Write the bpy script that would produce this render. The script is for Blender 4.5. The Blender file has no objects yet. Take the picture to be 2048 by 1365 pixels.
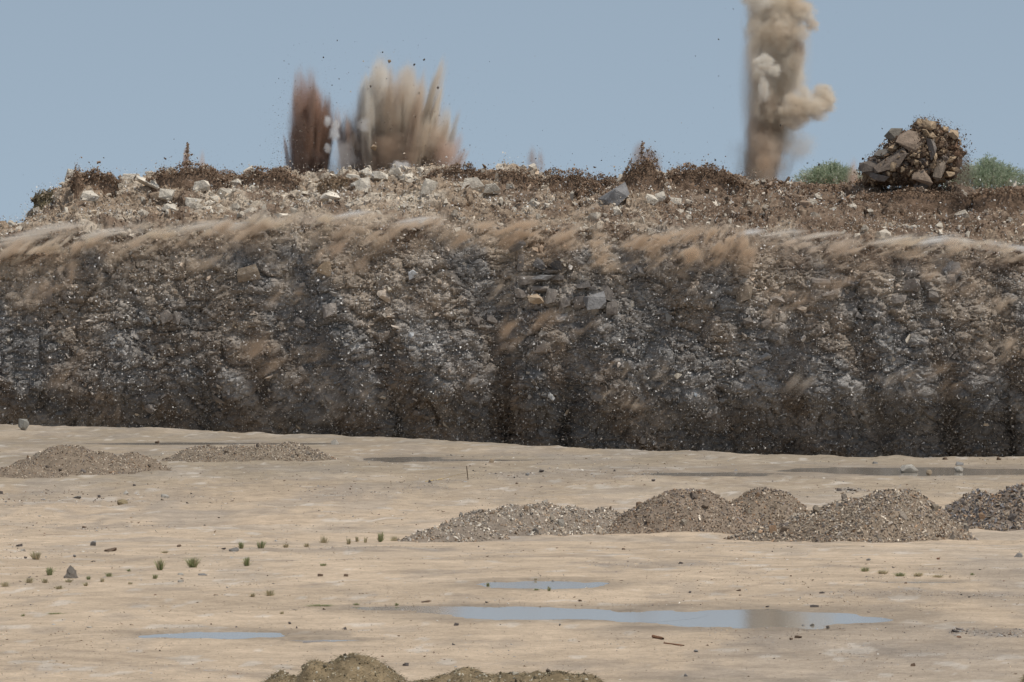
import bpy, bmesh, math, random
import numpy as np
from mathutils import Vector, Matrix, Euler

SC = bpy.context.scene
COL = SC.collection
rad = math.radians

# ------------------------------------------------------------------ camera
F = 9102.0                      # focal length in pixels of a 2048-wide frame (160 mm lens)
HR = 682.5
cam_d = bpy.data.cameras.new("camera")
cam_d.sensor_width = 36.0
cam_d.lens = 36.0 * F / 2048.0
cam_d.clip_start = 0.5
cam_d.clip_end = 6000.0
cam = bpy.data.objects.new("camera", cam_d)
cam.location = (0, 0, 0)
cam.rotation_euler = (rad(90), 0, 0)
COL.objects.link(cam)
SC.camera = cam

# ------------------------------------------------------------------ sky, sun, exposure
SUN_EL, SUN_AZ = 62.0, 62.0     # azimuth measured from the view axis towards the right
world = bpy.data.worlds.new("World")
SC.world = world
world.use_nodes = True
wn, wl = world.node_tree.nodes, world.node_tree.links
wn.clear()
sky = wn.new("ShaderNodeTexSky"); sky.sky_type = 'NISHITA'; sky.sun_disc = False
sky.sun_elevation = rad(SUN_EL); sky.sun_rotation = rad(SUN_AZ + 68)
sky.air_density = 1.0; sky.dust_density = 0.6; sky.ozone_density = 2.0; sky.altitude = 50
tc = wn.new("ShaderNodeTexCoord")
mp = wn.new("ShaderNodeMapping"); mp.inputs['Location'].default_value = (0, 0, 0.22); mp.inputs['Scale'].default_value = (1, 1, 0.8)
mix = wn.new("ShaderNodeMix"); mix.data_type = 'RGBA'; mix.blend_type = 'MULTIPLY'; mix.inputs[0].default_value = 1.0
mix.inputs[7].default_value = (0.945, 0.985, 0.935, 1)
hs = wn.new("ShaderNodeHueSaturation"); hs.inputs['Saturation'].default_value = 0.62
bg = wn.new("ShaderNodeBackground"); bg.inputs['Strength'].default_value = 0.121
wo = wn.new("ShaderNodeOutputWorld")
wl.new(tc.outputs['Generated'], mp.inputs['Vector']); wl.new(mp.outputs[0], sky.inputs['Vector'])
wl.new(sky.outputs[0], hs.inputs['Color']); wl.new(hs.outputs[0], mix.inputs[6]); wl.new(mix.outputs[2], bg.inputs['Color'])
wl.new(bg.outputs[0], wo.inputs['Surface'])

sd = bpy.data.lights.new("sun", 'SUN'); sd.energy = 3.15; sd.angle = rad(0.53); sd.color = (1.0, 0.955, 0.88)
sun = bpy.data.objects.new("sun", sd); COL.objects.link(sun)
SUN_DIR = Vector((math.cos(rad(SUN_EL)) * math.sin(rad(SUN_AZ + 68)), math.cos(rad(SUN_EL)) * math.cos(rad(SUN_AZ + 68)), math.sin(rad(SUN_EL))))
sun.rotation_euler = SUN_DIR.to_track_quat('Z', 'Y').to_euler()

vs = SC.view_settings
vs.view_transform = 'Standard'; vs.look = 'None'; vs.exposure = 0.0; vs.gamma = 1.0; vs.use_curve_mapping = False
SC.cycles.volume_step_rate = 1.0
SC.cycles.volume_max_steps = 96
SC.cycles.volume_bounces = 3
SC.cycles.max_bounces = 5
SC.cycles.diffuse_bounces = 3
SC.cycles.use_adaptive_sampling = True

# ------------------------------------------------------------------ helpers
rng = np.random.default_rng(11)
random.seed(5)

def W(px, row, d):
    return Vector(((px - 1024.0) * d / F, d, (HR - row) * d / F))

def hsh(ix, iy, iz, s):
    h = (ix.astype(np.uint32) * np.uint32(374761393) + iy.astype(np.uint32) * np.uint32(668265263)
         + iz.astype(np.uint32) * np.uint32(2147483647) + np.uint32(s * 1013904223 & 0xffffffff))
    h = (h ^ (h >> np.uint32(13))) * np.uint32(1274126177)
    h = (h ^ (h >> np.uint32(15))) * np.uint32(2246822519)
    h = h ^ (h >> np.uint32(16))
    return h.astype(np.float64) / 4294967295.0

def vnoise(x, y, z, s=0):
    x, y, z = np.broadcast_arrays(np.asarray(x, float), np.asarray(y, float), np.asarray(z, float))
    fx, fy, fz = np.floor(x), np.floor(y), np.floor(z)
    ix, iy, iz = fx.astype(np.int64), fy.astype(np.int64), fz.astype(np.int64)
    u, v, w = x - fx, y - fy, z - fz
    u = u * u * (3 - 2 * u); v = v * v * (3 - 2 * v); w = w * w * (3 - 2 * w)
    r = 0
    for a in (0, 1):
        for b in (0, 1):
            for c in (0, 1):
                r = r + hsh(ix + a, iy + b, iz + c, s) * (u if a else 1 - u) * (v if b else 1 - v) * (w if c else 1 - w)
    return r

def fbm(x, y, z, s=0, o=4, g=0.5):
    r, a, t = 0, 1.0, 0
    for k in range(o):
        r = r + a * vnoise(x * 2 ** k, y * 2 ** k, z * 2 ** k, s + 17 * k); t += a; a *= g
    return r / t

def worley(x, y, z, s=0):
    ix, iy, iz = [np.floor(q).astype(np.int64) for q in (x, y, z)]
    f1 = np.full(x.shape, 9.0); f2 = np.full(x.shape, 9.0); cid = np.zeros(x.shape)
    for a in (-1, 0, 1):
        for b in (-1, 0, 1):
            for c in (-1, 0, 1):
                jx, jy, jz = ix + a, iy + b, iz + c
                d = np.sqrt((jx + hsh(jx, jy, jz, s) - x) ** 2 + (jy + hsh(jx, jy, jz, s + 1) - y) ** 2 + (jz + hsh(jx, jy, jz, s + 2) - z) ** 2)
                m = d < f1
                f2 = np.where(m, f1, np.minimum(f2, d))
                cid = np.where(m, hsh(jx, jy, jz, s + 3), cid)
                f1 = np.where(m, d, f1)
    return f1, f2, cid

def sstep(a, b, x):
    t = np.clip((x - a) / (b - a), 0, 1)
    return t * t * (3 - 2 * t)

def tag(o, label=None, cat=None, group=None, kind=None):
    if label: o['label'] = label
    if cat: o['category'] = cat
    if group: o['group'] = group
    if kind: o['kind'] = kind
    return o

def np_mesh(name, V, Fc, mat, col=None, smooth=False):
    V = np.asarray(V, np.float32); Fc = np.asarray(Fc, np.int32)
    k = Fc.shape[1]
    me = bpy.data.meshes.new(name)
    me.vertices.add(len(V)); me.vertices.foreach_set("co", V.ravel())
    me.loops.add(Fc.size); me.loops.foreach_set("vertex_index", Fc.ravel())
    me.polygons.add(len(Fc))
    me.polygons.foreach_set("loop_start", np.arange(0, Fc.size, k, dtype=np.int32))
    me.polygons.foreach_set("loop_total", np.full(len(Fc), k, np.int32))
    me.polygons.foreach_set("use_smooth", np.full(len(Fc), smooth, bool))
    if col is not None:
        a = me.color_attributes.new("col", 'FLOAT_COLOR', 'POINT')
        c = np.ones((len(V), 4), np.float32); c[:, :3] = np.clip(col, 0, 1)
        a.data.foreach_set("color", c.ravel())
    me.update(calc_edges=True)
    me.materials.append(mat)
    return me

def link(name, me, parent=None, loc=(0, 0, 0)):
    o = bpy.data.objects.new(name, me)
    COL.objects.link(o); o.location = loc
    if parent: o.parent = parent
    return o

def empty(name, loc):
    o = bpy.data.objects.new(name, None); o.empty_display_size = 0.3
    COL.objects.link(o); o.location = loc
    return o

def grid_faces(nr, nc):
    i = np.arange(nr - 1)[:, None] * nc + np.arange(nc - 1)[None, :]
    return np.stack([i, i + 1, i + nc + 1, i + nc], -1).reshape(-1, 4)

def hull(n, squash=(1, 1, 1), seed=0, box=0.0):
    r = random.Random(seed)
    bm = bmesh.new()
    for i in range(n):
        v = Vector((r.gauss(0, 1), r.gauss(0, 1), r.gauss(0, 1))).normalized()
        if box:
            m = max(abs(v.x), abs(v.y), abs(v.z)); v = v.lerp(v / m * 0.85, box)
        v *= r.uniform(0.85, 1.0)
        bm.verts.new((v.x * squash[0], v.y * squash[1], v.z * squash[2]))
    res = bmesh.ops.convex_hull(bm, input=bm.verts)
    bmesh.ops.delete(bm, geom=[e for e in res['geom_interior'] if isinstance(e, bmesh.types.BMVert)], context='VERTS')
    bmesh.ops.triangulate(bm, faces=bm.faces)
    bmesh.ops.recalc_face_normals(bm, faces=bm.faces)
    bm.verts.index_update()
    V = np.array([v.co[:] for v in bm.verts]); T = np.array([[v.index for v in f.verts] for f in bm.faces])
    bm.free()
    return V, T

def block(seed, sq, jit=.3, cut=2):
    r = random.Random(seed); pts = []
    for a in (-1, 1):
        for b in (-1, 1):
            for c in (-1, 1):
                if cut and r.random() < .3:
                    cut -= 1; m = r.randrange(3)
                    for q in range(3):
                        if q != m:
                            v = [a, b, c]; v[q] *= r.uniform(.1, .5); pts.append(v)
                else: pts.append([a * (1 - r.random() * jit), b * (1 - r.random() * jit), c * (1 - r.random() * jit)])
    bm = bmesh.new()
    for p in pts: bm.verts.new([p[i] * .72 * sq[i] for i in range(3)])
    res = bmesh.ops.convex_hull(bm, input=bm.verts)
    bmesh.ops.delete(bm, geom=[e for e in res['geom_interior'] if isinstance(e, bmesh.types.BMVert)], context='VERTS')
    bmesh.ops.triangulate(bm, faces=bm.faces); bmesh.ops.recalc_face_normals(bm, faces=bm.faces); bm.verts.index_update()
    V = np.array([v.co[:] for v in bm.verts]); T = np.array([[v.index for v in f.verts] for f in bm.faces]); bm.free()
    return V, T

SHARDS = [hull(8, (1, random.uniform(.6, .9), random.uniform(.4, .7)), 100 + k, 0.5) for k in range(14)]
STONES = [hull(16, (1, random.uniform(.7, .95), random.uniform(.5, .8)), 200 + k, 0.6) for k in range(14)]
TETRA = [hull(4, (1, 1, 1), 300 + k) for k in range(8)]
TETRA = [t for t in TETRA if len(t[0]) == 4] or TETRA

def rand_rot(n, r=rng):
    q = r.normal(size=(n, 4)); q /= np.linalg.norm(q, axis=1)[:, None]
    w, x, y, z = q.T
    return np.stack([1 - 2 * (y * y + z * z), 2 * (x * y - z * w), 2 * (x * z + y * w),
                     2 * (x * y + z * w), 1 - 2 * (x * x + z * z), 2 * (y * z - x * w),
                     2 * (x * z - y * w), 2 * (y * z + x * w), 1 - 2 * (x * x + y * y)], -1).reshape(n, 3, 3)

def scatter(name, P, S, C, mat, protos, parent=None, flat=None, kind='stuff', R=None, loc=(0, 0, 0)):
    """one joined mesh of many small loose pieces"""
    n = len(P); which = rng.integers(0, len(protos), n)
    R = rand_rot(n) if R is None else R
    VV, FF, CC, off = [], [], [], 0
    for k, (v, t) in enumerate(protos):
        idx = np.where(which == k)[0]
        if not len(idx): continue
        s = S[idx]
        s = s[:, None] if s.ndim == 1 else s
        if flat is not None:
            vv = np.einsum('nij,vj->nvi', R[idx], v) * s[:, None, :]
            vv[:, :, 2] *= flat
        else:
            vv = np.einsum('nij,nvj->nvi', R[idx], v[None] * s[:, None, :])
        vv = vv + P[idx][:, None, :]
        m = len(idx)
        VV.append(vv.reshape(-1, 3))
        FF.append((t[None] + (np.arange(m) * len(v))[:, None, None] + off).reshape(-1, 3))
        CC.append(np.repeat(C[idx], len(v), 0)); off += m * len(v)
    me = np_mesh(name, np.concatenate(VV) - np.array(loc), np.concatenate(FF), mat, np.concatenate(CC))
    o = link(name, me, parent, (0, 0, 0) if parent else loc)
    if kind: o['kind'] = kind
    return o

# ------------------------------------------------------------------ materials
def nt(mat):
    mat.use_nodes = True
    n, l = mat.node_tree.nodes, mat.node_tree.links
    n.clear()
    return n, l

def mat_rock(name, scale=6.0, contrast=0.5, bump=0.35, rough=0.95, src='attr', dist=0.05):
    m = bpy.data.materials.new(name); n, l = nt(m)
    out = n.new("ShaderNodeOutputMaterial"); b = n.new("ShaderNodeBsdfPrincipled")
    b.inputs['Roughness'].default_value = rough; b.inputs['Specular IOR Level'].default_value = 0.15
    tcn = n.new("ShaderNodeTexCoord")
    no = n.new("ShaderNodeTexNoise"); no.inputs['Scale'].default_value = scale; no.inputs['Detail'].default_value = 6; no.inputs['Roughness'].default_value = 0.65
    n2 = n.new("ShaderNodeTexNoise"); n2.inputs['Scale'].default_value = scale * 4; n2.inputs['Detail'].default_value = 4
    l.new(tcn.outputs['Object'], no.inputs['Vector']); l.new(tcn.outputs['Object'], n2.inputs['Vector'])
    mr = n.new("ShaderNodeMapRange"); mr.inputs[1].default_value = 0.3; mr.inputs[2].default_value = 0.7
    mr.inputs[3].default_value = 1 - contrast; mr.inputs[4].default_value = 1 + contrast
    l.new(no.outputs[0], mr.inputs[0])
    mx = n.new("ShaderNodeMix"); mx.data_type = 'RGBA'; mx.blend_type = 'MULTIPLY'; mx.inputs[0].default_value = 1
    if src == 'attr':
        a = n.new("ShaderNodeAttribute"); a.attribute_name = "col"; cs = a.outputs['Color']
    else:
        a = n.new("ShaderNodeObjectInfo"); cs = a.outputs['Color']
    l.new(cs, mx.inputs[6]); l.new(mr.outputs[0], mx.inputs[7])
    l.new(mx.outputs[2], b.inputs['Base Color'])
    bp = n.new("ShaderNodeBump"); bp.inputs['Strength'].default_value = bump; bp.inputs['Distance'].default_value = dist
    ad = n.new("ShaderNodeMath"); ad.operation = 'MULTIPLY_ADD'; ad.inputs[1].default_value = 0.4
    l.new(n2.outputs[0], ad.inputs[0]); l.new(no.outputs[0], ad.inputs[2]); l.new(ad.outputs[0], bp.inputs['Height'])
    l.new(bp.outputs[0], b.inputs['Normal']); l.new(b.outputs[0], out.inputs[0])
    return m

M_CLIFF = mat_rock("cliff_rock", 5.0, 0.35, 0.7, dist=0.12)
M_RUB = mat_rock("rubble", 9.0, 0.25, 0.3)
M_BOULD = mat_rock("boulder_rock", 2.2, 0.3, 0.6, src='obj', dist=0.15)
M_STONE = mat_rock("loose_stone", 14.0, 0.3, 0.6, src='obj', dist=0.5)
M_GRAV = mat_rock("gravel_stone", 30.0, 0.2, 0.2)

# ------------------------------------------------------------------ terrain shape
CR_X = [-400, 0, 300, 600, 850, 1000, 1130, 1500, 1700, 2048, 2500]
CR_R = [848, 850, 858, 872, 880, 888, 898, 908, 914, 913, 912]
HN = 1.64
# level of the pit floor below the eye at a given distance
FL_D = [-100, 33, 40, 60, 80, 100, 300]
FL_H = [HN, HN, 1.80, 2.75, 3.62, 4.0, 4.0]

# puddles: centre px, centre row, half width px, half height rows, level h
PUD = [(1088, 1170.5, 128, 8, HN), (1060, 1228, 210, 13, HN), (1510, 1238, 255, 19, HN), (1250, 1234, 90, 9, HN), (850, 1217, 160, 4.5, HN),
       (430, 1271, 150, 7.5, HN), (660, 1281, 90, 2.5, HN), (1840, 1165, 90, 2.5, HN),
       (1840, 943, 300, 8, 4.0), (1430, 949, 130, 4, 4.0), (815, 919, 85, 5.5, 4.0), (430, 888, 290, 2.6, 4.0), (950, 921, 120, 2, 4.0)]
PUDW = []
for (cx, cr, hw, hh, h) in PUD:
    d0 = h * F / (cr - HR); dn = h * F / (cr + hh - HR); df = h * F / (cr - hh - HR)
    PUDW.append(((cx - 1024) * d0 / F, 0.5 * (dn + df), hw * d0 / F, 0.5 * (df - dn), h))

def ground_z(x, y, detail=True):
    x = np.asarray(x, float); y = np.asarray(y, float)
    z = -np.interp(y, FL_D, FL_H)
    px = 1024 + x * F / np.maximum(y, 20)
    row = np.interp(px, CR_X, CR_R)
    dc = 4.0 * F / (row - HR)
    z = z - 6.0 * sstep(0, 34, y - dc)
    if detail:
        amp = np.interp(y, [20, 40, 100, 200], [0.012, 0.02, 0.05, 0.06])
        k = np.interp(y, [20, 40, 100, 200], [1.0, 0.8, 0.4, 0.3])
        nz = (fbm(x * 0.9, y * 0.5, 0, 3, 4) - 0.5) * 2.2 + (fbm(x * 7, y * 4, 0, 5, 3) - 0.5) * 0.5
        z = z + 1.7 * amp * nz + 0.03 * np.interp(y, [28, 45, 90], [0.2, 1, 1]) * (fbm(x * .12, y * .16, 0, 9, 2) - .5) * 4
    for h in (HN, 4.0):
        smin = np.full(np.broadcast(x, y).shape, 9.0)
        for (cx, cy, rx, ry, hh) in PUDW:
            if hh != h: continue
            q = np.sqrt(((x - cx) / rx) ** 2 + ((y - cy) / ry) ** 2)
            smin = np.minimum(smin, q + (fbm(x * 3.5 / rx, y * 2.2 / ry, 0, 31, 4) - 0.5) * 0.75)
        bank = 0.02 if h < 3 else 0.05
        t = sstep(2.6, 1.0, smin)
        z = z * (1 - t) + (-h + bank * np.clip((smin - 1.0) * 1.2, -0.8, 1.0)) * t
    return z

def d_at(px, row):
    """distance at which the sight line through a pixel meets the pit floor"""
    d = np.linspace(18, 240, 2400)
    g = ground_z((px - 1024) * d / F, d, False)
    s = (HR - row) * d / F
    i = np.argmax(s <= g)
    return float(d[i]) if s[i] <= g[i] else 200.0

def G(px, row):
    d = d_at(px, row); x = (px - 1024) * d / F
    return Vector((x, d, float(ground_z(np.array([x]), np.array([d]))[0])))

WASH = [(1900, 2100, 1258, 1276, .6), (1660, 2060, 1176, 1206, .35), (60, 340, 1040, 1066, .4), (150, 470, 980, 1012, .25), (-20, 200, 975, 1020, .25), (930, 1330, 936, 962, .35), (1670, 1740, 978, 989, .5), (1170, 1480, 1120, 1136, .35),
        (600, 740, 970, 1000, .3), (790, 900, 955, 985, .3), (1400, 1700, 1280, 1300, .25), (1700, 2000, 1290, 1330, .3), (430, 900, 1098, 1108, .35), (1080, 1300, 1320, 1345, .25), (-20, 500, 1330, 1345, .2), (100, 700, 1020, 1034, .2), (700, 1500, 905, 912, .3), (0, 300, 905, 915, .3), (800, 1000, 1140, 1150, .25), (1500, 1700, 1186, 1192, .35), (560, 1000, 1096, 1118, .15)]

def build_ground():
    dense = np.linspace(-0.135, 0.135, 330)
    side = np.array([0.16, 0.2, 0.27, 0.4, 0.7, 1.2, 2.5, 6.0])
    t = np.concatenate([-side[::-1], dense, side])
    d = np.concatenate([np.array([-150, -60, -20, 0, 8, 14, 17]), 18 * (245 / 18.0) ** np.linspace(0, 1, 560), np.array([260, 300, 400, 700, 1500])])
    wd = np.maximum(d, 14)
    X = t[None, :] * wd[:, None]; Y = np.repeat(d[:, None], len(t), 1)
    Z = ground_z(X, Y)
    # colour of the sand, gravel washes and damp stretches
    near = np.array([0.52, 0.402, 0.288]); far = np.array([0.325, 0.26, 0.188])
    u = sstep(95, 150, Y + 30 * (fbm(X * .08, Y * .05, 0, 41, 3) - .5))[..., None]
    c = near * (1 - u) + far * u
    k = fbm(X * 0.55, Y * 0.16, 0, 43, 5)
    k2 = fbm(X * 0.18, Y * 0.09, 4, 47, 4)
    grey = np.array([0.30, 0.262, 0.225]); orange = np.array([0.49, 0.36, 0.245]); pale = np.array([0.56, 0.46, 0.36])
    a = (sstep(0.52, 0.66, k) * 0.38)[..., None]; c = c * (1 - a) + grey * a
    a = (sstep(0.5, 0.7, k2) * 0.3)[..., None]; c = c * (1 - a) + orange * a * (1 - u * .4) + c * a * u * .4
    a = (sstep(0.60, 0.70, fbm(X * 0.5, Y * 0.12, 9, 53, 4)) * 0.25)[..., None]; c = c * (1 - a) + pale * a
    nr = sstep(55, 38, Y)
    fl = fbm(X * 6.0, Y * 2.2, 5, 58, 4) * nr + fbm(X * 1.6, Y * .6, 6, 58, 4) * (1 - nr)
    a = (sstep(.68, .74, fl) * .45)[..., None]; c = c * (1 - a) + np.array([.62, .56, .49]) * a
    fl = fbm(X * 3.0, Y * 1.3, 25, 59, 5) * nr + fbm(X * .9, Y * .4, 26, 59, 5) * (1 - nr)
    a = (sstep(.58, .70, fl) * .32)[..., None]; c = c * (1 - a) + np.array([.28, .235, .195]) * a
    # wheel tracks
    for (x0, y0, x1, y1) in (((1130, 1245, 1560, 1160)), ((1240, 1235, 1700, 1165)), ((0, 1052, 1100, 1020)), ((0, 1075, 1000, 1045)), ((0, 1062, 1100, 1030)), ((100, 1024, 1500, 1000)), ((300, 1180, 1000, 1130)), ((320, 1190, 1050, 1138)), ((1300, 1330, 2048, 1270)), ((1360, 1350, 2048, 1284)), ((0, 1290, 600, 1340)), ((0, 1305, 560, 1356)), ((1500, 1120, 2048, 1135)), ((900, 925, 1900, 970)), ((900, 932, 1880, 978)), ((100, 900, 1000, 930))):
        A, B = G(x0, y0), G(x1, y1)
        ab = np.array([B.x - A.x, B.y - A.y]); L2 = ab @ ab
        s = np.clip(((X - A.x) * ab[0] + (Y - A.y) * ab[1]) / L2, 0, 1)
        dist = np.hypot(X - A.x - s * ab[0], Y - A.y - s * ab[1])
        w = 0.05 if A.y < 40 else 0.3
        a = (np.exp(-(dist / w) ** 2) * 0.35 * sstep(.3, .55, vnoise(X * 4, Y * 4, 0, 77)))[..., None]
        c = c * (1 - a) + np.array([.25, .19, .14]) * a
    for (x0, x1, r0, r1, k_) in WASH:
        A = G((x0 + x1) / 2, (r0 + r1) / 2); ya, yb = G((x0 + x1) / 2, r1).y, G((x0 + x1) / 2, r0).y
        rx = (x1 - x0) / 2 * A.y / F; ry = max((yb - ya) / 2, .3)
        q = np.sqrt(((X - A.x) / rx) ** 2 + ((Y - A.y) / ry) ** 2) + (fbm(X * 5 / rx, Y * 2.5 / ry, 3, 63, 4) - .5) * 1.6
        a = (sstep(1.15, .6, q) * k_)[..., None]
        c = c * (1 - a) + np.array([0.25, 0.215, 0.185]) * a
    for (cx, cy, rx, ry, h) in PUDW:
        q = np.sqrt(((X - cx) / rx) ** 2 + ((Y - cy) / ry) ** 2)
        a = (sstep(2.0, 1.0, q + (fbm(X * 3 / rx, Y * 2 / ry, 0, 61, 3) - .5)) * 0.6)[..., None]
        c = c * (1 - a) + np.array([0.26, 0.21, 0.16]) * a
    c = c * (0.94 + 0.12 * fbm(X * 6, Y * 3, 0, 67, 3))[..., None]
    V = np.stack([X, Y, Z], -1).reshape(-1, 3)
    m = bpy.data.materials.new("sandy_ground"); n, l = nt(m)
    out = n.new("ShaderNodeOutputMaterial"); b = n.new("ShaderNodeBsdfPrincipled"); b.inputs['Roughness'].default_value = 0.95; b.inputs['Specular IOR Level'].default_value = 0.12
    a = n.new("ShaderNodeAttribute"); a.attribute_name = "col"
    tcn = n.new("ShaderNodeTexCoord")
    def noise(sc, de, ro=0.6):
        q = n.new("ShaderNodeTexNoise"); q.inputs['Scale'].default_value = sc; q.inputs['Detail'].default_value = de; q.inputs['Roughness'].default_value = ro
        l.new(tcn.outputs['Object'], q.inputs['Vector']); return q
    n3 = noise(0.5, 8, 0.8); n1 = noise(2.2, 10, 0.85); n2 = noise(30, 6, 0.9)
    mr = n.new("ShaderNodeMapRange"); mr.inputs[1].default_value = 0.35; mr.inputs[2].default_value = 0.65; mr.inputs[3].default_value = 0.76; mr.inputs[4].default_value = 1.2
    l.new(n1.outputs[0], mr.inputs[0])
    mr2 = n.new("ShaderNodeMapRange"); mr2.inputs[1].default_value = 0.3; mr2.inputs[2].default_value = 0.7; mr2.inputs[3].default_value = 0.72; mr2.inputs[4].default_value = 1.25
    l.new(n2.outputs[0], mr2.inputs[0])
    mu = n.new("ShaderNodeMath"); mu.operation = 'MULTIPLY'; l.new(mr.outputs[0], mu.inputs[0]); l.new(mr2.outputs[0], mu.inputs[1])
    mr3 = n.new("ShaderNodeMapRange"); mr3.inputs[1].default_value = 0.35; mr3.inputs[2].default_value = 0.65; mr3.inputs[3].default_value = 0.82; mr3.inputs[4].default_value = 1.14
    l.new(n3.outputs[0], mr3.inputs[0]); mu0 = mu; mu = n.new("ShaderNodeMath"); mu.operation = 'MULTIPLY'; l.new(mu0.outputs[0], mu.inputs[0]); l.new(mr3.outputs[0], mu.inputs[1])
    mx = n.new("ShaderNodeMix"); mx.data_type = 'RGBA'; mx.blend_type = 'MULTIPLY'; mx.inputs[0].default_value = 1
    l.new(a.outputs['Color'], mx.inputs[6]); l.new(mu.outputs[0], mx.inputs[7]); l.new(mx.outputs[2], b.inputs['Base Color'])
    bp = n.new("ShaderNodeBump"); bp.inputs['Strength'].default_value = 0.5; bp.inputs['Distance'].default_value = 0.02
    l.new(n2.outputs[0], bp.inputs['Height']); l.new(bp.outputs[0], b.inputs['Normal']); l.new(b.outputs[0], out.inputs[0])
    me = np_mesh("ground", V, grid_faces(*X.shape), m, c.reshape(-1, 3), True)
    o = link("ground", me); tag(o, kind='structure')
    # water
    wm = bpy.data.materials.new("puddle_water"); n, l = nt(wm)
    out = n.new("ShaderNodeOutputMaterial"); b = n.new("ShaderNodeBsdfPrincipled")
    b.inputs['Base Color'].default_value = (0.33, 0.285, 0.23, 1); b.inputs['Roughness'].default_value = 0.07; b.inputs['IOR'].default_value = 1.24
    l.new(b.outputs[0], out.inputs[0])
    for (cx, cy, rx, ry, h) in PUDW:
        ang = np.linspace(0, 2 * math.pi, 48, endpoint=False)
        k = 1.7
        V = np.stack([np.cos(ang) * rx * k, np.sin(ang) * ry * k, np.zeros(48)], -1)
        me = bpy.data.meshes.new("puddle_water"); me.from_pydata(V.tolist(), [], [list(range(48))]); me.materials.append(wm)
        o = link("puddle_water", me, None, (cx, cy, -h - 0.001 * PUDW.index((cx, cy, rx, ry, h)) * 0.3)); tag(o, kind='structure')

build_ground()

# ------------------------------------------------------------------ quarry face
BR_X = [-500, 0, 130, 400, 700, 1000, 1300, 1470, 1500, 1900, 2048, 2600]
BR_R = [560, 497, 466, 455, 447, 452, 462, 470, 468, 484, 502, 540]
TP_X = [-500, -150, 0, 48, 56, 75, 110, 150, 230, 300, 400, 470, 600, 720, 850, 950, 1000, 1200, 1300, 1400, 1500, 1600, 1720, 1850, 1950, 2048, 2600]
TP_R = [520, 480, 458, 446, 425, 400, 385, 352, 358, 352, 346, 352, 358, 350, 343, 344, 352, 362, 352, 350, 366, 370, 378, 384, 384, 374, 380]
GRV = np.array([30, 165, 300, 432, 560, 660, 775, 975, 1130, 1290, 1470, 1600, 1750, 1900, 2010, 2150, -120, -260])

def face_profile(px, v):
    """v: 0 foot, 1 brow, 2 crest, 2..3 plateau; returns y, z before roughness"""
    zb = (HR - np.interp(px, BR_X, BR_R)) * 258 / F
    row_t = np.interp(px, TP_X, TP_R)
    zt = (HR - row_t) * 273 / F
    zfoot = -10.0
    pw = px + 170 * (fbm(px * .004, v * 1.6, 0, 15, 3) - .5) + 40 * v
    g = np.min(np.abs(pw[..., None] - GRV), -1)
    groove = np.exp(-(g / 26.0) ** 2) + 1.6 * np.exp(-((px - 8) / 34.0) ** 2) * sstep(1.0, .85, v)
    lv = np.clip(v, 0, 1)
    yb = 258.0 + 1.2 * np.sin(px * 0.0035 + 1) + groove * np.clip(1.3 - lv, 0, 1) * 1.8 * sstep(.35, .8, fbm(px * .006, v * 1.2, 0, 14, 2))
    y_face = yb + 3.0 * (1 - lv) ** 2.6 - 0.9 * np.sin(np.clip(lv, 0, 1) * math.pi) + 0.8 * sstep(0.86, 1.0, lv) + 1.7 * sstep(.48, .27, lv)
    z_face = zfoot + (zb - zfoot) * lv
    t = np.clip(v - 1, 0, 1)
    y_top = yb + 0.8 + t * 14.0
    z_top = zb + (zt - zb) * (t ** 0.85) + 1.5 * np.sin(t * math.pi) * (fbm(px * .012, t * 3.5, 0, 19, 4) - .5)
    p = np.clip(v - 2, 0, 1)
    y = np.where(v <= 1, y_face, y_top) + p * 60
    z = np.where(v <= 1, z_face, z_top) - 0.8 * p
    return y, z

def cliff_col(x, z, y, v, px):
    """colour of the broken rock, with shade painted in towards the foot"""
    sx = x + 0.55 * z                       # bedding of the spilled material leans down to the left
    n1 = fbm(sx * 0.42, z * 0.22, y * .2, 81, 5)
    n2 = fbm(sx * 0.9 + 9, z * 0.4, y * .3, 85, 4)
    n3 = fbm(sx * 0.25 + 30, z * 0.3, y * .2, 91, 3)
    grey = np.array([0.245, 0.232, 0.22]); brown = np.array([0.225, 0.19, 0.16]); lgrey = np.array([0.40, 0.375, 0.35])
    tan = np.array([0.33, 0.25, 0.18]); pale = np.array([0.50, 0.42, 0.33]); soil = np.array([0.18, 0.122, 0.084]); dk = np.array([0.06, 0.055, 0.05])
    A = lambda s: s[..., None]
    c = grey + (brown - grey) * A(sstep(0.42, 0.6, n1))
    c = c + (lgrey - c) * A(sstep(0.54, 0.68, n2) * 0.7 * sstep(.2, .6, v + .2))
    c = c * A(1 - .2 * sstep(.5, .28, v + (n1 - .5) * .3))  # lower face darkened in colour to deepen the shade under the overhang
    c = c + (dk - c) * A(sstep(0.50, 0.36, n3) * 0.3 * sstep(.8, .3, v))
    hi = sstep(0.5, 0.95, v + (n1 - .5) * 0.6)   # weathered upper beds are paler
    c = c + (np.array([0.40, 0.33, 0.26]) - c) * A(hi * 0.75 * sstep(.35, .55, n2 * .5 + n1 * .5))
    t = sstep(0.84, 1.08, v + (n3 - .5) * 0.3 + (n2 - .5) * .25)
    n4 = fbm(x * 0.35, y * 0.35, z * 0.6, 97, 4)
    right = sstep(980, 1450, px)
    top = tan + (pale - tan) * A(sstep(0.42, 0.6, n4) * (1 - 0.6 * right))
    n5 = fbm(x * .8 + 70, y * .8, z * .8, 99, 4)
    top = top + (soil - top) * A(sstep(0.49, 0.58, n1 * .5 + n5 * .5 + 0.13 * right + 0.04 * sstep(1.6, 2.0, v)) * 0.85)
    c = c + (top - c) * A(t)
    return c

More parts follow.
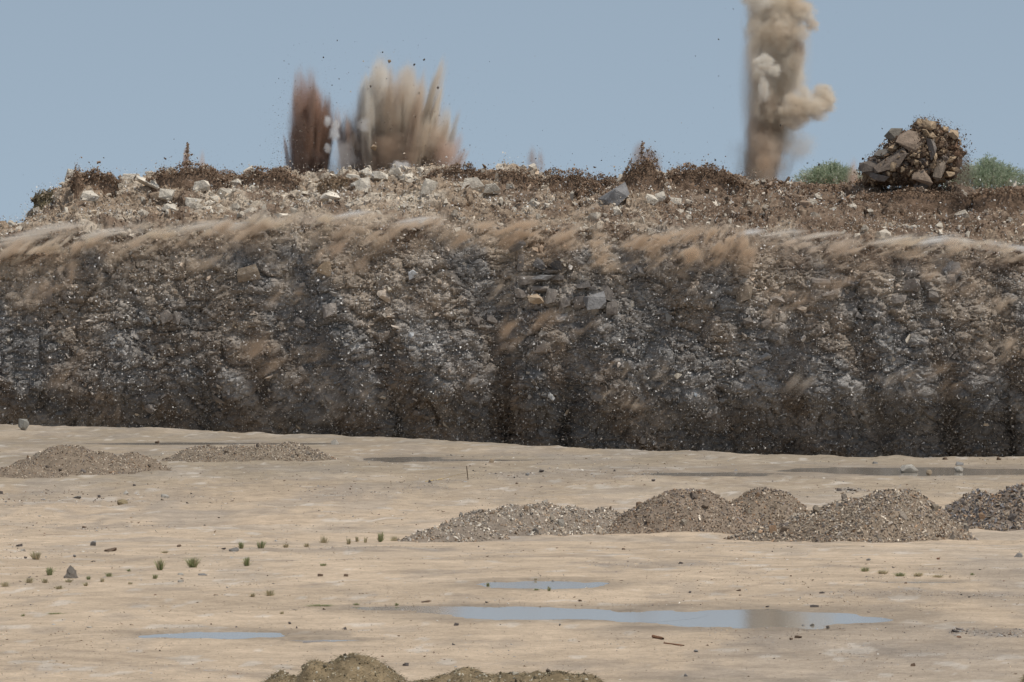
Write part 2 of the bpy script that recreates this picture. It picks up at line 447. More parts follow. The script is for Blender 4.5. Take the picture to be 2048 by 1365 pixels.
NX, NF, NT = 760, 250, 120
PXs = np.linspace(-420, 2460, NX)
Vs = np.concatenate([np.linspace(0, 1, NF), 1 + np.linspace(0, 1, NT)[1:], np.array([2.05, 2.15, 2.4, 2.8, 3.0])])
PXg, Vg = np.meshgrid(PXs, Vs)
Yg, Zg = face_profile(PXg, Vg)
Xg = (PXg - 1024) * np.minimum(Yg, 280) / F
P0 = np.stack([Xg, Yg, Zg], -1)
tv = np.gradient(P0, axis=0); tu = np.gradient(P0, axis=1)
Nn = np.cross(tu, tv); Nn /= np.linalg.norm(Nn, axis=-1)[..., None] + 1e-9
def rough(X, Y, Z, v):
    wx = X + 0.5 * (fbm(X * .5, Y * .5, Z * .5, 7, 3) - .5); wz = Z + 0.8 * (fbm(X * .5 + 9, Y * .5, Z * .5, 8, 3) - .5)
    r = (fbm(wx * .25, Y * .25, wz * .16, 21, 3) - .5) * 1.5
    for (s, a, sd, thr) in ((0.55, 0.42, 33, 0.24), (1.2, 0.30, 34, 0.25), (2.6, 0.16, 35, 0.3)):
        f1, f2, cid = worley(wx * s, Y * s, wz * s * 1.35, sd)
        r = r + a * ((cid - .5) * 1.0 + np.clip((f2 - f1) / thr, 0, 1) * 0.55 - .3)
    r = r + (fbm(X * 4, Y * 4, Z * 4, 60, 2) - .5) * 0.12
    return r
Rg = rough(Xg, Yg, Zg, Vg)
Rg = Rg * np.interp(Vg, [0, .1, .8, 1.05, 1.9, 2.0, 2.1], [0.6, .9, .9, 1.0, 1.1, .6, .3])
Pg = P0 + Nn * Rg[..., None]
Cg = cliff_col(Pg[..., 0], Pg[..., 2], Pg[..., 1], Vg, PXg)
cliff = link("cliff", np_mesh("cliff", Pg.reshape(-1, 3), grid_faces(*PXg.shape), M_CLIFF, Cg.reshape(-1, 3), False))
tag(cliff, kind='structure')

# rubble lying on and bursting out of the face
flatP = Pg[:NF + NT - 1].reshape(-1, 3); flatN = Nn[:NF + NT - 1].reshape(-1, 3); flatC = Cg[:NF + NT - 1].reshape(-1, 3)
flatV = Vg[:NF + NT - 1].ravel(); flatPX = PXg[:NF + NT - 1].ravel()
ok = np.where((flatPX > -60) & (flatPX < 2110) & (flatP[:, 2] > -7.0))[0]
def pick(n, w=None):
    p = None if w is None else w / w.sum()
    return rng.choice(ok, n, p=p)
onr = flatV[ok]
def jitter_col(c, a, b=0.0):
    m = len(c)
    f = np.exp(rng.normal(0, a, m))[:, None]
    t = np.clip(rng.normal(0, b, (m, 1)), -.2, .2) if b else 0
    return c * f * (1 + t * np.array([1, 0, -1]))

# medium rubble
n = 42000
i = pick(n, 0.6 + 0.9 * (onr > .97))
s = 0.05 + 0.055 * rng.pareto(2.6, n); s = np.clip(s, 0.05, 0.34)
C = jitter_col(flatC[i], 0.33, 0.05)
pl = rng.random(n) < np.where(flatV[i] > .95, 0.35, 0.06)
C[pl] = np.array([0.58, 0.51, 0.415]) * rng.uniform(0.75, 1.15, (pl.sum(), 1))
P = flatP[i] + flatN[i] * (s * rng.uniform(-0.2, 0.8, n))[:, None] + rng.normal(0, 0.04, (n, 3))
scatter("rubble", P, np.stack([s, s * .85, s * .8], -1), C, M_RUB, SHARDS, cliff)
# fine chips thrown off the face; part coloured near white as sunlit sparkle
n = 125000
i = pick(n, 1.0 - 0.5 * (onr > 1.0))
s = np.clip(0.026 + 0.018 * rng.pareto(2.3, n), 0, 0.10)
C = jitter_col(flatC[i], 0.35) * 1.15
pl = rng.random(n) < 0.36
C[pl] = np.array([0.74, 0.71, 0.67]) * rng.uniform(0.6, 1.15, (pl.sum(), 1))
P = flatP[i] + flatN[i] * (np.abs(rng.normal(0, 0.35, n)) + s)[:, None]
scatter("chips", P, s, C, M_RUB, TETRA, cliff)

# rocks that can be told apart
PROTO = []
for k in range(16):
    V, T = block(700 + k, (1.1, random.uniform(.75, 1.1), random.uniform(.6, 1.0)), .6, 4) if k % 2 else hull(13, (1, random.uniform(.7, .95), random.uniform(.5, .85)), 700 + k, .4)
    PROTO.append(np_mesh("rock", V, T, M_BOULD))
PROTO_S = []
for k in range(12):
    V, T = block(800 + k, (1.1, random.uniform(.75, 1.1), random.uniform(.7, 1.1)), .6, 4) if k % 3 == 0 else hull(14, (1.05, random.uniform(.8, 1), random.uniform(.7, .95)), 800 + k, .35)
    PROTO_S.append(np_mesh("stone", V, T, M_STONE))
def rock(name, loc, size, col, parent=None, rot=None, protos=PROTO):
    o = bpy.data.objects.new(name, random.choice(protos)); COL.objects.link(o)
    o.location = loc; o.scale = size if hasattr(size, '__len__') else (size, size, size)
    o.rotation_euler = rot if rot else (random.uniform(0, 6.28), random.uniform(0, 6.28), random.uniform(0, 6.28))
    o.color = (*col, 1)
    if parent: o.parent = parent
    return o
i = pick(232, 0.5 + 1.6 * (onr > .97))
for j in i:
    top = flatV[j] > 0.93
    s = random.uniform(0.2, 0.42) + 0.3 * random.random() ** 4
    if top: c = np.array([0.62, 0.54, 0.44]) * random.uniform(0.6, 1.1)
    else: c = flatC[j] * random.uniform(0.9, 1.7)
    p = flatP[j] + flatN[j] * s * 0.1
    a = random.uniform(0, 6.28)
    rock("rock", p, (s, s * .8, s * .8), c, cliff, (random.uniform(-.5, .5), random.uniform(-.6, .6), a))

# ------------------------------------------------------------------ named boulders on the face and the upper slope
def face_point(px, row):
    """point of the face seen at a pixel, nearest to the eye"""
    zz = (HR - row) * flatP[:, 1] / F; xx = (px - 1024) * flatP[:, 1] / F
    e = (flatP[:, 0] - xx) ** 2 + (flatP[:, 2] - zz) ** 2
    c = np.where(e < 0.15 ** 2)[0]
    if not len(c): c = np.array([int(np.argmin(e))])
    return flatP[c[np.argmin(flatP[c, 1])]]

def boulder(px, row, wpx, hpx, tilt, col, label=None, cat='boulder', name='boulder', depth=0.8, parent=None):
    p = face_point(px, row)
    sc = p[1] / F
    return_o = rock(name, (p[0], p[1] - 0.15, p[2]), (wpx * sc * .56, wpx * sc * .56 * depth, hpx * sc * .95), col, parent,
                    (random.uniform(-.25, .25), rad(tilt), random.uniform(-.3, .3)))
    if label: tag(return_o, label, cat)
    return return_o
PALE = (.72, .64, .53); TAN = (.44, .34, .24); GREY = (.26, .25, .245); DGREY = (.145, .135, .13)
for b in [
    (300, 363, 60, 26, 25, PALE, 'long pale slab tilted down to the right on the crest of the left slope'),
    (402, 372, 42, 18, 5, PALE, 'pale block with vertical cracks lying on the left upper slope'),
    (452, 388, 46, 22, 22, PALE, 'pale wedge shaped block lying right of the cracked pale block'),
    (498, 541, 50, 28, -8, (.30, .24, .18), 'large rounded tan boulder on the face below a beige dust trail'),
    (651, 538, 34, 32, 0, TAN, 'round tan boulder with a brown dust trail streaming from it'),
    (945, 369, 52, 24, 12, PALE, 'broad pale boulder with a bright top near the middle of the crest'),
    (1080, 527, 30, 24, 0, DGREY, 'dark grey block, left one of the split pair high on the face'),
    (1110, 531, 28, 22, 0, DGREY, 'dark grey block, right one of the split pair high on the face'),
    (1084, 552, 70, 15, -2, GREY, 'flat grey ledge block under the split pair of dark blocks'),
    (1070, 600, 46, 16, -6, TAN, 'flat tan slab sticking out of the face below the dark hollow'),
    (1236, 392, 72, 26, -32, GREY, 'grey slab leaning up to the right below the brown earth burst'),
    (1192, 430, 28, 22, 15, PALE, 'smooth cream boulder lying on the rim under the leaning grey slab'),
    (1190, 604, 50, 34, -10, GREY, 'big grey brown boulder at the right of the cracked ledges'),
    (565, 428, 50, 18, 6, PALE, 'long pale boulder half buried just above the brow left of centre'),
    (840, 345, 16, 28, -12, PALE, 'upright narrow pale stone on the crest right of the dust fan'),
    (1310, 334, 22, 14, 0, TAN, 'small tan boulder on the crest right of the brown earth burst'),
    (1030, 495, 40, 16, -35, GREY, 'thin grey slab leaning on the brow left of the dark blocks'),
    (1490, 590, 38, 28, 0, (.27, .22, .17), 'pale brown boulder on the right part of the face'),
    (1905, 535, 46, 26, 30, GREY, 'light grey angular block under the white dust line on the right'),
    (44, 700, 30, 18, 10, DGREY, 'dark boulder low in the recess at the left end of the face'),
    (820, 550, 22, 14, -15, (.62, .63, .64), 'bluish white chip of rock on the face left of centre')]:
    boulder(*b[:6], label=b[6])
for (a_, b_, w_, h_, t_) in [(1095, 543, 40, 10, 0), (1060, 562, 50, 12, -4), (1118, 560, 26, 12, 8), (1075, 577, 44, 9, 0), (1040, 590, 26, 14, -8), (1100, 590, 26, 26, 10), (1170, 570, 36, 20, -8), (1215, 585, 30, 22, 12), (1160, 600, 26, 24, 0), (1225, 610, 26, 26, 0),
                          (1130, 610, 30, 16, -10), (1040, 520, 16, 34, 5), (985, 640, 30, 18, 20), (1010, 690, 26, 12, 10), (1030, 700, 24, 12, -10), (1080, 700, 30, 14, 0), (950, 645, 24, 16, 0), (1560, 600, 34, 14, 10), (1500, 640, 36, 14, 0), (1530, 645, 24, 12, -20), (1640, 560, 44, 14, 5), (1660, 585, 40, 14, -6),
                          (1700, 570, 30, 16, 0), (1820, 570, 40, 22, 10), (1870, 590, 40, 16, 15), (1900, 560, 30, 20, 0), (1800, 600, 34, 14, 0), (130, 600, 18, 8, 40), (95, 590, 24, 24, 0), (330, 630, 30, 20, -20), (350, 640, 24, 24, 10), (240, 640, 22, 16, 0), (600, 640, 30, 20, 0), (660, 620, 34, 22, -10), (300, 820, 22, 16, 0), (440, 835, 20, 12, 20)]:
    boulder(a_, b_, w_, h_, t_, tuple(np.array((.24, .21, .185)) * random.uniform(.75, 1.3)), name='rock', parent=cliff)
EXTRA = [(150, 345, 30, 16), (262, 352, 34, 18), (225, 372, 40, 22), (180, 390, 36, 20), (330, 385, 26, 16), (385, 400, 30, 8), (392, 408, 34, 8), (405, 415, 30, 8), (420, 402, 28, 8),
         (430, 395, 22, 10), (345, 415, 28, 14), (498, 345, 20, 20), (470, 362, 22, 12), (545, 350, 22, 12), (735, 345, 26, 16), (760, 350, 30, 18), (790, 340, 22, 12), (815, 352, 26, 14),
         (705, 352, 26, 14), (860, 372, 24, 20), (895, 345, 28, 14), (725, 372, 36, 18), (660, 392, 34, 16), (1058, 352, 12, 10), (985, 376, 30, 14), (1300, 395, 26, 18), (1320, 398, 28, 16),
         (1350, 400, 24, 14), (1240, 420, 18, 14), (1310, 430, 26, 16), (1385, 478, 14, 14), (1595, 392, 18, 12), (1600, 388, 16, 12), (1680, 378, 14, 12), (1520, 375, 40, 14), (1475, 368, 50, 12),
         (1980, 470, 50, 18), (1925, 440, 14, 8), (2010, 455, 50, 20), (1940, 460, 34, 16), (1390, 500, 16, 10), (1440, 540, 24, 30), (430, 505, 16, 30), (560, 560, 26, 14)]
for (a, b_, w_, h_) in EXTRA[:29]:
    boulder(a, b_, w_ * 1.3, h_ * 1.25, random.uniform(-20, 25), tuple(np.array(PALE) * random.uniform(.75, 1.05)), name='rock', parent=cliff)

# ------------------------------------------------------------------ gravel piles
def pile(name, label, cat, group, lumps, base_row, mound_col, stone_cols, n, spx, seed, big=14, mat=M_GRAV, fluff=0.02, dref=None, kindmesh='mound'):
    """lumps: apex px, apex row, half width px, toe row"""
    L = []
    for (ax, ar, hw, tr) in lumps:
        dt = dref if dref else d_at(ax, tr)
        R = hw * dt / F; ry = R * 0.85
        da = dt + ry * 0.75
        ax_w = (ax - 1024) * da / F
        g = float(ground_z(np.array([ax_w]), np.array([da]), False)[0])
        L.append((ax_w, da, R, ry, (HR - ar) * da / F - g, g))
    x0 = min(l[0] - l[2] for l in L) - .1; x1 = max(l[0] + l[2] for l in L) + .1
    y0 = min(l[1] - l[3] for l in L) - .1; y1 = max(l[1] + l[3] for l in L) + .1
    nx, ny = 130, 60
    X, Y = np.meshgrid(np.linspace(x0, x1, nx), np.linspace(y0, y1, ny))
    def H(X, Y):
        z = np.full(X.shape, -0.05)
        for (cx, cy, rx, ry, h, g) in L:
            wob = 1 + 0.25 * (fbm(X * 1.2 / rx, Y * 1.2 / rx, 0, seed, 3) - .5)
            q = np.sqrt(((X - cx) / rx) ** 2 + ((Y - cy) / ry) ** 2) * wob
            f = 1.0 - np.minimum(q, 1.3) ** 1.5
            z = np.logaddexp(z * 12 / max(h, .3), (h * f - 0.02) * 12 / max(h, .3)) / 12 * max(h, .3)
        z += (fbm(X * 3, Y * 3, 0, seed + 5, 3) - .5) * fluff * 3
        return z
    Gz = ground_z(X, Y)
    Hz = H(X, Y)
    base = Vector((0.5 * (x0 + x1), 0.5 * (y0 + y1), float(Gz[ny // 2, nx // 2])))
    e = empty(name, base); tag(e, label, cat, group)
    V = np.stack([X, Y, Gz + Hz], -1).reshape(-1, 3)
    c = np.array(mound_col) * .85 * (0.6 + 0.8 * fbm(X * 8, Y * 8, 0, seed + 9, 3))[..., None]
    link(kindmesh, np_mesh(kindmesh, V - np.array(base), grid_faces(ny, nx), mat, c.reshape(-1, 3), True), e)
    # loose stones over the surface
    n = int(n * 1.45)
    m = n * 4
    xs = rng.uniform(x0, x1, m); ys = rng.uniform(y0, y1, m)
    hz = H(xs, ys); k = np.where(hz > 0.0)[0][:n]
    xs, ys, hz = xs[k], ys[k], hz[k]
    sc = (ys / F)
    s = spx * sc * np.exp(rng.normal(0, 0.35, len(k)))
    sc_i = rng.integers(0, len(stone_cols), len(k))
    C = np.array(stone_cols)[sc_i] * rng.uniform(0.6, 1.6, (len(k), 1))
    dirt = fbm(xs * .9, ys * .9, 0, seed + 13, 2)[:, None]
    P = np.stack([xs, ys, ground_z(xs, ys) + hz + s * .2], -1)
    srt = np.argsort(-s)
    for j in srt[:big]:
        sj = s[j] * 1.25
        rock('stone', P[j] - np.array(base), (sj, sj * .8, sj * .7), C[j], e, protos=PROTO_S)
    r = srt[big:]
    scatter('gravel', P[r] - np.array(base), np.stack([s[r], s[r] * .8, s[r] * .65], -1), C[r], mat, SHARDS, e)
    return e
BEI = [(.50, .42, .33), (.42, .35, .27), (.33, .28, .23), (.26, .23, .20), (.58, .52, .44), (.36, .26, .18)]
BRN = [(.34, .27, .20), (.28, .215, .16), (.22, .175, .14), (.46, .39, .31), (.30, .20, .13), (.18, .155, .14)]
pile('gravel_pile', 'low brown gravel pile with a second hump, left of the other far pile', 'gravel pile', 'far gravel piles', [(135, 890, 140, 951), (55, 925, 90, 956), (195, 903, 100, 946), (262, 905, 80, 941)], 950, (.24, .185, .135), BRN + BEI[:2], 4200, 1.9, 301)
pile('gravel_pile', 'long low gravel pile, grey at its left end and stony at its right end', 'gravel pile', 'far gravel piles', [(415, 888, 90, 924), (470, 889, 90, 924), (525, 890, 90, 924), (580, 885, 95, 922)], 924, (.24, .19, .14), BRN + BEI[:3], 4200, 1.9, 311)
pile('gravel_pile', 'pale pile of clean crushed stone, lowest and leftmost of the near row', 'gravel pile', 'near gravel piles', [(875, 1056, 80, 1088), (915, 1038, 100, 1084), (965, 1022, 115, 1079), (1025, 1014, 130, 1075), (1085, 1006, 140, 1071), (1145, 1010, 120, 1068), (1200, 1018, 85, 1066)], 1070, (.26, .21, .165), BEI, 6500, 3.0, 321)
pile('gravel_pile', 'brown earthy gravel mound standing behind the left brown mound of the near row', 'gravel pile', 'near gravel piles', [(1520, 975, 120, 1052), (1560, 985, 75, 1052)], 1050, (.25, .195, .145), BRN, 2600, 2.6, 331)
pile('gravel_pile', 'rounded brown earthy gravel mound next to the pale crushed stone', 'gravel pile', 'near gravel piles', [(1350, 985, 150, 1069), (1410, 983, 140, 1069), (1300, 1015, 100, 1068)], 1070, (.26, .20, .15), BRN, 4500, 2.7, 341)
pile('gravel_pile', 'biggest brown gravel mound in the middle of the near row with mixed stones', 'gravel pile', 'near gravel piles', [(1820, 985, 125, 1083), (1770, 980, 160, 1084), (1700, 997, 150, 1083), (1630, 1024, 120, 1082), (1560, 1048, 110, 1080)], 1085, (.27, .21, .155), BRN + BEI[:4], 7500, 3.2, 351)
pile('gravel_pile', 'mound of coarse dark and brown rocks at the right end of the near row', 'gravel pile', 'near gravel piles', [(2045, 972, 150, 1062), (1960, 985, 105, 1060), (1925, 1003, 70, 1058)], 1060, (.22, .175, .14), BRN + [(.16, .15, .15), (.2, .19, .19)], 3800, 3.8, 361)

# earth heaps close by with dry grass on them
def straw(e, base, X0, X1, Y0, Y1, n, Lm, seed, hfun):
    xs = rng.uniform(X0, X1, n); ys = rng.uniform(Y0, Y1, n)
    z = hfun(xs, ys); k = z > -9; xs, ys, z = xs[k], ys[k], z[k]
    n = len(xs)
    a = rng.uniform(0, 6.28, n); el = rng.normal(0.1, .3, n)
    d = np.stack([np.cos(a) * np.cos(el), np.sin(a) * np.cos(el), np.sin(el)], -1)
    l = Lm * rng.uniform(.5, 1.4, n)[:, None]
    w = np.cross(d, np.array([0, 0.3, 1.0])); w /= np.linalg.norm(w, axis=1)[:, None]
    p = np.stack([xs, ys, z], -1)
    wd = Lm * .045
    V = np.stack([p - w * wd, p + w * wd, p + d * l * .6 + np.array([0, 0, 1]) * l * .06, p + d * l], 1)
    Fc = np.array([[0, 1, 2], [0, 2, 3]])[None] + (np.arange(n) * 4)[:, None, None]
    C = np.array([[.31, .25, .15], [.23, .18, .105], [.42, .35, .23], [.16, .13, .08]])[rng.integers(0, 4, n)]
    me = np_mesh('dry_grass', V.reshape(-1, 3) - np.array(base), Fc.reshape(-1, 3), M_RUB, np.repeat(C, 4, 0))
    o = link('dry_grass', me, e); o['kind'] = 'stuff'

def heap(label, lumps, seed, group=None):
    dref = 19.0
    L = []
    for (ax, ar, hw) in lumps:
        R = hw * dref / F
        L.append(((ax - 1024) * dref / F, dref, R, R * .9, (HR - ar) * dref / F))
    x0 = min(l[0] - l[2] * 1.2 for l in L); x1 = max(l[0] + l[2] * 1.2 for l in L)
    y0, y1 = dref - .5, dref + .5
    X, Y = np.meshgrid(np.linspace(x0, x1, 200), np.linspace(y0, y1, 100))
    def Z(X, Y):
        z = np.full(X.shape, -1.75)
        for (cx, cy, rx, ry, zt) in L:
            q = np.sqrt(((X - cx) / (rx * 1.3)) ** 2 + ((Y - cy) / .5) ** 2)
            z = np.logaddexp(z * 30, (zt - .01 - (zt + 1.72) * (np.sqrt(q * q + .09) - .3)) * 30) / 30
        return z + (fbm(X * 5, Y * 5, 0, seed, 4) - .5) * .11 + (fbm(X * 30, Y * 30, 0, seed + 3, 3) - .5) * .025
    z = Z(X, Y)
    base = Vector((0.5 * (x0 + x1), dref, -1.64))
    e = empty('earth_heap', base); tag(e, label, 'earth heap', group)
    c = np.array([.20, .15, .09]) * (0.5 + 1.0 * fbm(X * 14, Y * 14, 0, seed + 6, 4))[..., None]
    link('mound', np_mesh('mound', np.stack([X, Y, z], -1).reshape(-1, 3) - np.array(base), grid_faces(*X.shape), M_GRAV, c.reshape(-1, 3), True), e)
    straw(e, base, x0, x1, y0, y1, 9000, 0.022, seed, lambda a, b: np.where(Z(a, b) > -1.62, Z(a, b), -99))
    n = 2600
    xs = rng.uniform(x0, x1, n); ys = rng.uniform(dref - .4, dref + .1, n); zz = Z(xs, ys); k = zz > -1.55
    xs, ys, zz = xs[k], ys[k], zz[k]; s = 0.0035 * np.exp(rng.normal(0, .6, len(xs)))
    C = np.array([[.42, .36, .25], [.2, .16, .1], [.5, .45, .36], [.12, .1, .07]])[rng.integers(0, 4, len(xs))]
    scatter('gravel', np.stack([xs, ys, zz], -1) - np.array(base), s, C, M_GRAV, SHARDS, e)
    for j in range(10):
        sj = random.uniform(.006, .013)
        q = random.randrange(len(xs))
        rock('stone', Vector((xs[q], ys[q], zz[q] + sj * .3)) - base, (sj, sj, sj * .8), (.45, .39, .3) if j % 2 else (.2, .16, .12), e, protos=PROTO_S)
heap('taller olive brown earth heap with dry grass at the bottom edge', [(700, 1316, 130), (645, 1330, 95), (625, 1324, 40), (560, 1348, 90), (765, 1334, 90)], 401, 'earth heaps at the bottom edge')
heap('longer and lower olive brown earth heap right of the taller heap', [(800, 1352, 110), (870, 1343, 100), (935, 1327, 110), (1000, 1338, 110), (1060, 1341, 110), (1115, 1337, 110), (1175, 1344, 90)], 411, 'earth heaps at the bottom edge')
heap('small corner of an earth heap just showing at the bottom right', [(2060, 1352, 45)], 421, 'earth heaps at the bottom edge')

# ------------------------------------------------------------------ loose stones on the pit floor
SG = (.34, .32, .30); SD = (.17, .145, .13); SB = (.24, .17, .12); SP = (.56, .51, .44); SY = (.42, .33, .2)
STN = [
 (668, 889, 22, 14, SP, 'pale stone beside the thin puddle right of the far piles'),
 (315, 887, 15, 9, SB, 'brown stone between the two far gravel piles'),
 (1818, 947, 38, 17, SP, 'large rounded cream boulder standing in the long far puddle'),
 (1858, 950, 15, 10, TAN, 'small tan stone right of the rounded cream boulder in the puddle'),
 (1917, 946, 22, 12, SP, 'pale grey stone at the water edge, second right of the cream boulder'),
 (1998, 923, 11, 10, SB, 'small brown stone under the face at the far right'),
 (1918, 930, 24, 9, SG, 'flat grey stone just behind the long far puddle'),
 (1890, 917, 11, 6, SB, 'little brown stone close to the foot of the face on the right'),
 (1750, 923, 12, 6, SG, 'little grey stone just behind the middle of the long far puddle'),
 (982, 928, 16, 8, TAN, 'tan flat stone above and right of the wooden stake'),
 (1083, 946, 13, 8, SD, 'dark grey stone right of the wooden stake'),
 (1307, 962, 13, 8, SD, 'squarish dark stone above the left brown mound'),
 (1034, 965, 8, 5, SB, 'tiny dark brown stone below the dark grey stone near the stake'),
 (860, 965, 9, 6, SD, 'small dark stone at the end of the yellow tape'),
 (1055, 952, 10, 6, SG, 'grey stone just left of the dark grey stone near the stake'),
 (147, 940, 26, 12, SG, 'grey slab lying on the foot of the leftmost far pile'),
 (160, 940, 11, 8, SP, 'white stone leaning on the grey slab of the leftmost pile'),
 (84, 950, 18, 6, SG, 'grey flat stone at the toe of the leftmost far pile'),
 (245, 1006, 28, 12, SY, 'yellowish boulder on the sand below the leftmost pile'),
 (252, 987, 15, 10, SP, 'pale stone behind the yellowish boulder'),
 (268, 973, 12, 6, SD, 'dark stone above the yellowish boulder'),
 (331, 991, 18, 8, SP, 'pale flat stone right of the yellowish boulder'),
 (198, 992, 8, 6, SD, 'small black stone left of the yellowish boulder'),
 (375, 1003, 8, 5, SD, 'small black stone far right of the yellowish boulder'),
 (155, 998, 18, 7, SG, 'low grey stone left of the small black stone'),
 (3, 988, 9, 8, SD, 'black stone at the left edge on the sand'),
 (187, 1094, 18, 14, SG, 'upright pale grey stone on the left sand'),
 (40, 1096, 18, 8, SD, 'dark low stone near the left edge above the dry tuft'),
 (46, 1103, 12, 6, SP, 'pale stone just below the dark low stone at the left'),
 (222, 1105, 34, 9, SB, 'long dark brown flat stone right of the upright pale grey stone'),
 (359, 1097, 17, 6, SB, 'thin brown stone above the green tufts'),
 (467, 1107, 22, 10, SG, 'light grey wedge stone left of the row of tufts'),
 (448, 1104, 14, 5, SD, 'dark flat stone touching the light grey wedge'),
 (51, 1117, 9, 6, SD, 'small dark stone left of the grey pyramid shaped rock'),
 (149, 1116, 8, 6, SG, 'small grey stone above the pyramid shaped rock'),
 (362, 1147, 20, 5, SP, 'thin pale slab lying below the green tufts'),
 (406, 1146, 20, 4, SG, 'thin grey slab right of the thin pale slab'),
 (361, 1163, 15, 7, SP, 'pale wedge stone below the thin pale slab'),
 (640, 1152, 12, 7, SB, 'brown stone alone on the sand, left one of two'),
 (692, 1152, 12, 6, SB, 'brown stone alone on the sand, right one of two'),
 (579, 1248, 9, 6, SD, 'dark round stone above the lower left puddle, upper one'),
 (593, 1254, 8, 5, SD, 'dark round stone above the lower left puddle, lower one'),
 (690, 1257, 10, 8, SD, 'dark grey stone right of the two round ones'),
 (913, 1251, 14, 8, SD, 'dark stone below the left arm of the big puddle'),
 (851, 1203, 28, 5, SB, 'low dark brown lump above the left arm of the big puddle'),
 (1237, 1232, 18, 5, SD, 'dark flat stone where the two arms of the big puddle meet'),
 (1392, 1306, 17, 7, SG, 'grey stone below the broken brown stick'),
 (1582, 1283, 10, 7, SB, 'reddish brown stone below the big puddle'),
 (1596, 1278, 18, 8, SB, 'bigger brown stone touching the reddish brown stone'),
 (1624, 1252, 14, 9, SP, 'pale round stone at the lower edge of the big puddle'),
 (1606, 1254, 12, 6, SG, 'grey stone left of the pale one at the edge of the big puddle'),
 (1656, 1257, 9, 8, SD, 'black stone right of the pale one at the edge of the big puddle'),
 (1628, 1214, 20, 6, SD, 'dark flat stone on the upper edge of the big puddle'),
 (1643, 1189, 16, 5, SD, 'dark flat stone above the upper edge of the big puddle'),
 (1535, 1216, 12, 4, SD, 'thin dark stone at the top edge of the puddle centre'),
 (1477, 1181, 12, 5, SB, 'small brown stone between the wheel tracks'),
 (1380, 1186, 7, 6, SD, 'small dark stone left of the wheel tracks'),
 (1362, 1126, 14, 6, SD, 'dark brown clod on the sand below the pale pile'),
 (1877, 1117, 9, 7, (.32, .17, .11), 'small reddish stone below the rightmost piles'),
 (2036, 1111, 26, 10, SG, 'grey stone at the right edge below the coarse mound'),
 (1826, 1338, 16, 8, SB, 'brown stone near the bottom edge on the right'),
 (1372, 1355, 10, 8, SG, 'grey stone at the bottom right of the lower heap'),
 (1737, 1123, 11, 5, SG, 'small grey stone below the biggest brown mound'),
 (1910, 1262, 20, 7, SD, 'dark stone at the left end of the gravel strip on the right'),
 (1918, 1272, 12, 5, (.3, .16, .1), 'rusty stone under the dark stone of the gravel strip'),
 (1160, 1203, 9, 5, SB, 'small brown stone between the upper puddle and the big one'),
 (812, 1334, 16, 8, SD, 'dark stone in the dip between the two earth heaps'),
 (1678, 985, 14, 8, SD, 'dark stone behind the dip between mounds, left one'),
 (1700, 985, 18, 7, SD, 'dark flat stone behind the dip between mounds, right one'),
 (1120, 1252, 7, 6, SG, 'tiny grey stone below the right arm of the big puddle'),
 (1247, 1100, 8, 4, SB, 'tiny brown stone below the pale pile on the sand'),
]
ROUND = []
for k in range(4):
    V, T = hull(46, (1.1, .95, .9), 990 + k, .15); ROUND.append(np_mesh('boulder', V, T, M_STONE))
for (px, row, w_, h_, c_, lab) in STN:
    g = G(px, row + 1)
    sc = g.y / F
    if 935 < row < 952 and px > 1560: g.z = max(g.z, -4.0) + .02
    o = rock('stone' if w_ < 24 else 'boulder', (g.x, g.y, g.z + h_ * sc * 0.28), (w_ * sc * .5, w_ * sc * .45, h_ * sc * .78), c_, None, (random.uniform(-.2, .2), random.uniform(-.15, .15), random.uniform(0, 6.28)), ROUND if (w_ >= 24 and c_ in (SP, SY)) or px in (1858, 1917) else PROTO_S)
    tag(o, lab, 'stone' if w_ < 24 else 'boulder')
# squared block and the pyramid shaped rock
g = G(48, 863)
V, T = hull(40, (1, .9, 1), 951, 1.0)
me = np_mesh('boulder', V, T, M_STONE); o = link('boulder', me, None, (g.x, g.y, g.z + .26)); o.scale = (.27, .27, .29); o.rotation_euler = (.05, .04, .5); o.color = (.36, .34, .30, 1)
tag(o, 'squared speckled grey boulder standing alone at the foot of the face', 'boulder')
g = G(143, 1154)
A_, B_ = np.meshgrid(np.linspace(-math.pi, math.pi, 26), np.linspace(0, 1, 14))
rr_ = (1.15 * (1 - B_) ** .75 + .12) * (1 + 1.3 * (fbm(np.cos(A_) * 1.6, np.sin(A_) * 1.6, B_ * 4, 915, 4) - .5)) * 1.0; rr_[-1] = 0
Vp = np.stack([np.cos(A_) * rr_ - .15 * B_, np.sin(A_) * rr_ * .8, B_ * 2.1 - .1 + .5 * (fbm(np.cos(A_) * 2, np.sin(A_) * 2, B_ * 5, 916, 3) - .5)], -1); Vp[:, -1] = Vp[:, 0]
me = np_mesh('boulder', Vp.reshape(-1, 3), grid_faces(14, 26), M_STONE)
o = link('boulder', me, None, (g.x, g.y, g.z - .005)); sc = 12 * g.y / F; o.scale = (sc, sc, sc * 1.05); o.color = (.27, .235, .20, 1)
tag(o, 'rough grey brown pyramid shaped rock on the left sand', 'boulder')

